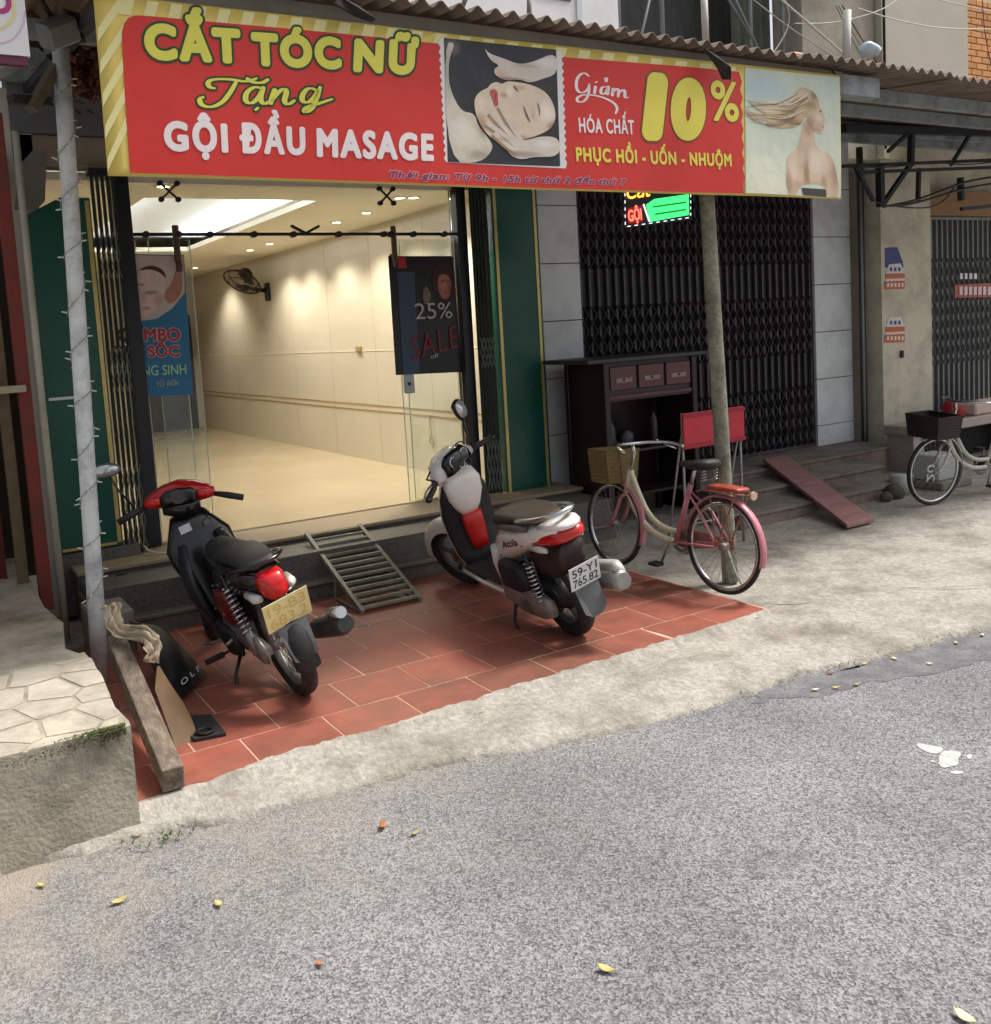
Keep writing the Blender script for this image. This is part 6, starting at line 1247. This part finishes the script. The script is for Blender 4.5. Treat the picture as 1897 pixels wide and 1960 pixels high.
gv = MB().hull([(.36, .915, 0, .02, .05), (.42, .92, 0, .03, .06), (.54, .92, 0, .034, .072), (.60, .918, 0, .03, .07)], 20, 'z', 2.8).build('glovebox', M('glovebox_red', rgb(196, 34, 26), .35, .1, 6), so)
MB().hull([(.585, .925, 0, .015, .045), (.64, .918, 0, .03, .085), (.72, .908, 0, .036, .122), (.81, .905, 0, .04, .13), (.88, .92, 0, .035, .10)], 22, 'z', 2.5).build('upper_cover', m_wh, so)
MB().bbox((.42, -.15, .245), (.96, .15, .285), .015).build('floorboard', m_mat, so)
for s in (1, -1): MB().tube([(.95, s*.155, .25), (.7, s*.16, .235), (.42, s*.15, .225), (.32, s*.14, .25)], .014, 8).build('floor_trim', m_wh, so)
MB().hull([(.50, 0, .40, .07, .06), (.45, 0, .46, .11, .12), (.33, 0, .52, .13, .13), (.18, 0, .575, .143, .10), (0, 0, .63, .145, .078), (-.16, 0, .675, .128, .058), (-.29, 0, .705, .08, .03)], 24, e=2.5).build('rear_body', m_wh, so)
for s in (1, -1):
    P0, P1, P2 = (Vector((.28, s*.141, .535)), Vector((.05, s*.1475, .60)), Vector((.29, s*.142, .575)))
    if s < 0: P0, P1, P2 = P1, P0, Vector((.06, s*.1475, .64))
    text_on(MB(), 'Attila', P0, P1, P2, (0, 0, 0), .01, 0, .3).build('lettering', m_blk, so)
MB().hull([(-.18, 0, .735, .06, .014), (-.11, 0, .74, .10, .024), (.05, 0, .735, .125, .034), (.22, 0, .715, .13, .045), (.36, 0, .68, .115, .05), (.45, 0, .65, .06, .035)], 20).build('seat', M('brown_black_vinyl', rgb(62, 50, 42), .5, .2, 10, .1, 60), so)
MB().hull([(-.06, .125, .705, .012, .014), (.05, .132, .695, .016, .02), (.2, .13, .675, .015, .02), (.3, .12, .655, .01, .012)], 12).build('side_grille', m_gry, so)
MB().tube(smooth_pts([(.04, .12, .73), (-.14, .115, .765), (-.27, .08, .79), (-.30, 0, .795), (-.27, -.08, .79), (-.14, -.115, .765), (.04, -.12, .73)], 2), .015, 10).build('grab_rail', m_chr, so)
MB().hull([(-.335, 0, .675, .03, .018), (-.315, 0, .675, .075, .034), (-.27, 0, .668, .104, .042), (-.19, 0, .655, .124, .040), (-.09, 0, .63, .132, .018)], 24, e=3.2).build('tail_light', m_redl, so)
MB().hull([(-.345, 0, .725, .03, .012), (-.31, 0, .727, .075, .024), (-.24, 0, .725, .098, .03), (-.15, 0, .712, .11, .028)], 20).build('tail_cover', m_wh, so)
for s in (1, -1): MB().hull([(-.2, s*.115, .60, .01, .014), (-.15, s*.125, .605, .018, .02), (-.06, s*.13, .595, .012, .015)], 12).build('indicator', m_wsig, so)
MB().hull([(-.28, 0, .60, .07, .03), (-.25, 0, .55, .088, .08), (-.17, 0, .5, .095, .11), (-.02, 0, .47, .10, .10), (.1, 0, .45, .10, .08)], 18).build('rear_inner_guard', M('brown_black_plastic', rgb(52, 38, 38), .4, .2, 8), so)
shell.cx, shell.cz = 0, .245
shell(arc(0, .245, .29, 70, 185, 14), .068, .05).build('rear_mudguard', m_mat, so)
MB().prism([(-.275, .08, .46), (-.275, -.08, .46), (-.325, -.07, .235), (-.322, -.03, .20), (-.322, .03, .20), (-.325, .07, .235)], (.008, 0, 0)).build('mud_flap', m_gry, so)
plate(so, (-.318, 0, .44), .19, .14, R(-16), M('white_plate', rgb(222, 224, 224), .4, .04, 9), ('59-Y1', '765.82'), M('plate_black', rgb(40, 42, 46), .5, .05, 9))
sh = spring((-.02, .15, .28), (.0, .145, .50), .026, 9, .006).build('shock_absorber', m_chr, so); MB().cyl((-.03, .15, .22), (.01, .145, .56), .013, 8).build('rod', m_blk, sh)
MB().hull([(-.1, .13, .24, .02, .05), (-.02, .14, .24, .035, .075), (.2, .14, .24, .04, .085), (.4, .13, .25, .035, .07), (.46, .12, .26, .02, .04)], 18, e=3).build('drive_case', M('worn_case_alu', rgb(158, 156, 152), .45, .25, 10, metal=.5, dirt=rgb(60, 58, 56), dscale=7, damt=.7), so)
MB().hull([(.08, .13, .36, .03, .05), (.14, .14, .37, .045, .085), (.34, .14, .37, .045, .09), (.42, .125, .36, .025, .05)], 16, e=3).build('air_filter', M('blue_black_plastic', rgb(30, 32, 42), .5, .15, 8), so)
MB().hull([(-.08, 0, .24, .05, .06), (.1, 0, .25, .1, .1), (.4, 0, .28, .11, .1), (.5, 0, .3, .08, .06)], 16).build('engine', m_mat, so)
MB().tube([(.3, -.1, .18), (.1, -.14, .18), (.02, -.155, .24), (-.06, -.16, .275), (-.34, -.17, .33), (-.39, -.17, .335)], [.018, .02, .03, .06, .062, .045], 16).build('muffler', m_alu, so)
MB().hull([(-.36, -.185, .36, .03, .05), (-.3, -.195, .355, .045, .07), (-.12, -.195, .33, .045, .06), (-.05, -.19, .31, .02, .03)], 14).build('heat_shield', M('pale_shield', rgb(196, 194, 186), .35, .1, 8, metal=.3), so)
MB().tube([(.36, .12, .2), (.30, .2, .10), (.24, .225, .045)], .011, 8).build('side_stand', m_mat, so)
MB().tube([(.24, .225, .045), (.20, .24, .042), (.17, .225, .05)], .008, 6).build('stand_foot', m_mat, so)
hd = xf(MB().hull([(-.19, .93, .925, .03, .03), (-.14, .945, .94, .06, .055), (-.06, .955, .95, .09, .085), (.06, .955, .95, .09, .085), (.14, .945, .94, .06, .055), (.19, .93, .925, .03, .03)], 22, 'y'), SM).build('handlebar_cowl', m_wh, so)
pn = xf(MB().hull([(-.12, .885, .945, .03, .04), (-.07, .875, .965, .04, .07), (.07, .875, .965, .04, .07), (.12, .885, .945, .03, .04)], 18, 'y'), SM).build('instrument_panel', m_blk, hd)
for y_, r_ in ((.055, .032), (-.055, .032), (0, .026)): xf(MB().ring((.842, y_, .975 if y_ else .93), r_, [(-.004, -.003), (.004, -.003), (.004, .003), (-.004, .003)], 20, 'x'), SM).build('dial_ring', m_chr, pn)
for s in (1, -1):
    g_ = xf(MB().tube([(.93, s*.17, .92), (.895, s*.25, .915), (.865, s*.345, .905)], [.014, .019, .019], 10), SM).build('grip', m_mat, so)
    xf(MB().sphere((.86, s*.352, .904), .022, 10, 6), SM).build('bar_end', m_blk, g_); xf(MB().tube([(.955, s*.18, .92), (.95, s*.27, .91), (.92, s*.33, .90)], .006, 6), SM).build('lever', m_alu, g_)
for s in (-1,):
    mr = xf(MB().tube([(.91, s*.2, .93), (.91, s*.22, 1.04), (.90, s*.235, 1.13)], [.012, .011, .009], 8), SM).build('mirror', m_blk, so)
    xf(MB().hull([(.875, s*.235, 1.19, .045, .062), (.892, s*.235, 1.19, .05, .07), (.93, s*.235, 1.19, .03, .045)], 18, 'x'), SM).build('mirror_back', m_blk, mr)
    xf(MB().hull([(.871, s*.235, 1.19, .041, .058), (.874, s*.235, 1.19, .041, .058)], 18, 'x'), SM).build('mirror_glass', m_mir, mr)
xf(MB().tube([(.92, .19, .93), (.90, .26, .99), (.86, .24, 1.03)], .006, 6), SM).build('cable_loop', m_blk, so)
for pts_ in ([(.93, .15, .95), (1.0, .13, 1.0), (1.04, .06, .96), (1.0, .02, .86)], [(.92, -.16, .94), (.96, -.2, 1.0), (1.03, -.12, .97), (1.02, -.04, .86)]): xf(MB().tube(smooth_pts(pts_, 2), .004, 6), SM).build('cable', m_blk, so)
for s in (1, -1):
    MB().tube([(.44, s*.108, .50), (.475, s*.118, .40), (.45, s*.125, .25)], [.036, .026, .012], 10).build('side_skirt', m_wh, so)
    for (x_, y_, z_) in ((.38, .124, .46), (.02, .145, .60)): MB().cyl((x_, s*(y_-.004), z_), (x_, s*(y_+.003), z_), .007, 8).build('bolt', m_alu, so)
for k_ in range(4): MB().cyl((.02+.11*k_, .178, .215+.05*(k_ % 2)), (.02+.11*k_, .186, .215+.05*(k_ % 2)), .007, 8).build('bolt', m_alu, so)
# ------------------------------------------------ bicycles
def bicycle(label, loc, rot, c, st_ang, style):
    bk = thing('bicycle', label, 'bicycle', loc, rot, 'bicycles parked on the pavement'); SB = steer(.90, .55, R(20), st_ang)
    fm, fm2, gm, bm_, rk = c
    wheel(bk, 0, .30, .036, m_chr, 'spoke', rimr=.274, nsp=28); wheel(bk, 1.02, .30, .036, m_chr, 'spoke', SB, .274, nsp=28)
    H0, H1, BB_ = Vector((.885, 0, .52)), Vector((.835, 0, .70)), Vector((.41, 0, .265)); ST = Vector((.27, 0, .66))
    MB().tube([H0, H1], .024, 12).build('head_tube', fm2, bk)
    dn = [H0+Vector((-.01, 0, .04)), Vector((.80, 0, .42)), Vector((.68, 0, .315)), Vector((.54, 0, .265)), BB_]
    MB().tube(smooth_pts(dn, 3), .021, 12).build('down_tube', fm2, bk)
    up = [H1+Vector((0, 0, -.02)), Vector((.76, 0, .54)), Vector((.66, 0, .40)), Vector((.52, 0, .335)), Vector((.385, 0, .335))]
    MB().tube(smooth_pts(up, 3), .018, 12).build('step_tube', fm2, bk)
    if style == 'pink':                                  # pressed plate closing the gap of the twin tubes under the head
        MB().prism([(.835, .012, .69), (.875, .012, .55), (.80, .012, .44), (.76, .012, .53)], (0, -.024, 0)).build('gusset', fm2, bk)
    MB().tube([BB_, ST], .017, 12).build('seat_tube', fm, bk); MB().tube([ST, ST+Vector((-.045, 0, .12))], .0125, 10).build('seat_post', m_chr, bk)
    for s in (1, -1):
        MB().tube([BB_+Vector((0, s*.02, 0)), (.2, s*.05, .285), (0, s*.06, .30)], .009, 8).build('chain_stay', fm, bk)
        MB().tube([ST+Vector((.01, s*.015, -.06)), (.14, s*.05, .49), (0, s*.06, .30)], .008, 8).build('seat_stay', fm, bk)
        xf(MB().tube(smooth_pts([(.895, s*.045, .50), (.93, s*.048, .42), (.97, s*.05, .34), (1.02, s*.05, .30)], 2), .0115, 8), SB).build('fork_blade', fm, bk)
    xf(MB().tube([(.895, -.045, .505), (.89, 0, .53), (.895, .045, .505)], .013, 8), SB).build('fork_crown', fm, bk)
    shell.cx, shell.cz = 0, .30
    shell(arc(0, .30, .322, 10, 195, 24), .026, .012, .002).build('rear_mudguard', gm, bk)
    shell.cx, shell.cz = 1.02, .30
    if style == 'pink': xf(shell(arc(1.02, .30, .322, 70, 200, 16), .024, .012, .002), SB).build('front_mudguard', gm, bk)
    else: xf(shell(arc(1.02, .30, .322, 60, 215, 18), .024, .012, .002), SB).build('front_mudguard', gm, bk)
    sd_ = MB().hull([(.06, 0, .80, .04, .02), (.10, 0, .80, .095, .035), (.18, 0, .79, .095, .035), (.26, 0, .785, .05, .03), (.34, 0, .785, .024, .02), (.37, 0, .78, .012, .012)], 16).build('saddle', m_mat, bk)
    for s in (1, -1): spring((.11, s*.05, .70), (.11, s*.05, .775), .014, 4, .003).build('saddle_spring', m_chr, sd_)
    # stem and swept handlebar
    xf(MB().tube([(.835, 0, .69), (.80, 0, .82), (.815, 0, .875)], .012, 10), SB).build('stem', m_chr, bk)
    hbar = [(.60, .26, .86), (.70, .235, .885), (.79, .12, .885), (.815, 0, .88), (.79, -.12, .885), (.70, -.235, .885), (.60, -.26, .86)]
    xf(MB().tube(smooth_pts(hbar, 2), .0115, 10), SB).build('handlebar', m_chr, bk)
    for s in (1, -1):
        if style != 'pink': xf(MB().tube([(.68, s*.24, .882), (.585, s*.262, .857)], .016, 10), SB).build('grip', m_mat, bk)
        xf(MB().tube([(.76, s*.17, .90), (.70, s*.20, .865), (.63, s*.225, .845)], .005, 6), SB).build('brake_lever', m_chr, bk)
    # basket: wire or woven walls
    bx0, bx1, bw, z0, z1 = .92, 1.11, .125, .60, .83
    q = MB(); n_ = 9
    if style != 'pink': bx0, bx1, bw, z0, z1 = .92, 1.17, .15, .60, .79
    def ringp(z, g): return [(bx0-.0*g, -bw*(1+g), z), (bx1+.03*g*4, -bw*(1+g), z), (bx1+.03*g*4, bw*(1+g), z), (bx0, bw*(1+g), z)]
    for k in range(n_): z = z0+(z1-z0)*k/(n_-1); q.tube(ringp(z, .15*k/(n_-1)), .0035, 5, closed=True)
    for (a, b) in zip(ringp(z0, 0), ringp(z1, .15)): q.tube([a, b], .004, 5)
    A_, B_ = ringp(z0, 0), ringp(z1, .15)
    for e in range(4):
        for k in range(1, 12):
            t = k/12; q.tube([Vector(A_[e]).lerp(Vector(A_[(e+1) % 4]), t), Vector(B_[e]).lerp(Vector(B_[(e+1) % 4]), t)], .0028, 4, cap=False)
    bs = xf(q, SB).build('basket', bm_, bk)
    q = MB()
    for e in range(4):
        a0, a1, b1, b0 = A_[e], A_[(e+1) % 4], B_[(e+1) % 4], B_[e]; q.add([a0, a1, b1, b0], [(0, 1, 2, 3)])
    q.add([(p[0], p[1], p[2]+.002) for p in A_], [(0, 1, 2, 3)])
    lo = xf(q, SB).build('basket_lining', bm_, bs); lm_ = lo.modifiers.new('thick', 'SOLIDIFY'); lm_.thickness = .002
    # rack
    q = MB()
    for s in (1, -1):
        q.tube([(.2, s*.03, .62), (.12, s*.055, .645), (-.22, s*.055, .645)], .0055, 6); q.tube([(-.15, s*.055, .645), (0, s*.065, .305)], .005, 6); q.tube([(.06, s*.055, .645), (0, s*.065, .305)], .004, 6)
    for x in (.1, .02, -.06, -.14, -.22): q.tube([(x, -.055, .645), (x, .055, .645)], .0045, 6)
    rko = q.build('rear_rack', rk, bk)
    if style == 'pink':
        MB().hull([(-.17, 0, .664, .045, .008), (-.15, 0, .666, .062, .014), (-.02, 0, .668, .064, .016), (.08, 0, .666, .06, .014), (.1, 0, .662, .04, .008)], 14, e=3.2).build('carrier_pad', M('rusty_red_pad', rgb(156, 62, 44), .5, .3, 14, coat=.2), rko)
        MB().cyl((-.23, 0, .64), (-.245, 0, .64), .026, 14).build('reflector', M('pale_reflector', rgb(206, 170, 150), .2, .1, 9, coat=.5), rko)
    # cranks, pedals, chain guard, stand
    ck = MB().ring((.41, -.045, .265), .075, [(-.02, -.002), (.004, -.002), (.004, .002), (-.02, .002)], 28, 'y').build('chainring', m_alu, bk)
    MB().hull([(-.03, -.06, .30, .006, .03), (.1, -.06, .30, .007, .04), (.4, -.06, .285, .008, .07), (.48, -.06, .275, .006, .05)], 14).build('chain_guard', rk if style == 'pink' else m_mat, bk)
    for s, dx, dz in ((1, .06, -.14), (-1, -.06, .14)):
        MB().tube([(.41, s*.06, .265), (.41+dx, s*.075, .265+dz)], .008, 8).build('crank', m_alu, bk); MB().bbox((.41+dx-.04, s*.085, .265+dz-.012), (.41+dx+.04, s*.16, .265+dz+.012), .006).build('pedal', m_mat, bk)
    MB().tube([(.05, -.07, .29), (.07, -.17, .12), (.07, -.23, .012)], .007, 8).build('kick_stand', m_chr, bk)
    xf(MB().tube(smooth_pts([(.74, .17, .88), (.86, .12, .93), (.92, .04, .84), (.89, .03, .6)], 2), .003, 5), SB).build('brake_cable', m_blk, bk)
    return bk
m_pink = M('faded_pink_paint', rgb(196, 122, 134), .4, .12, 8, dirt=rgb(140, 92, 86), dscale=9, damt=.5, coat=.2); m_crf = M('cream_frame', rgb(212, 202, 172), .4, .08, 6, coat=.2)
p_ = pz(1386, 1137, 0)
bicycle('pink and cream step-through bicycle with brown basket leaning by the grey awning post', p_, (R(2), 0, R(91)), (m_pink, m_crf, m_pink, M('brown_wicker', rgb(122, 104, 66), .8, .2, 30), M('rusty_rack', rgb(148, 96, 78), .6, .3, 18)), R(-2), 'pink')
fc = pz(1785, 966, -.014); hd_ = R(171); rp0 = fc-Vector((math.cos(hd_), math.sin(hd_), 0))*1.02
m_sil = M('silver_frame', rgb(186, 184, 176), .4, .12, 8, metal=.2)
b2 = bicycle('silver bicycle with a black wire basket parked in front of the terrazzo bench', rp0, (R(-4), 0, hd_), (m_sil, m_sil, M('pale_guard', rgb(196, 194, 180), .4, .1, 6), M('black_wire', rgb(40, 38, 36), .6, .2, 20), m_alu), R(0), 'grey')
text_on(MB(), '20', (1.11, .012, .21), (1.11, .012, .36), (1.02, .012, .21), (0, 0, 0), .005).build('wheel_lettering', M('chalk_white', rgb(196, 196, 192), .7, .1, 9), b2)
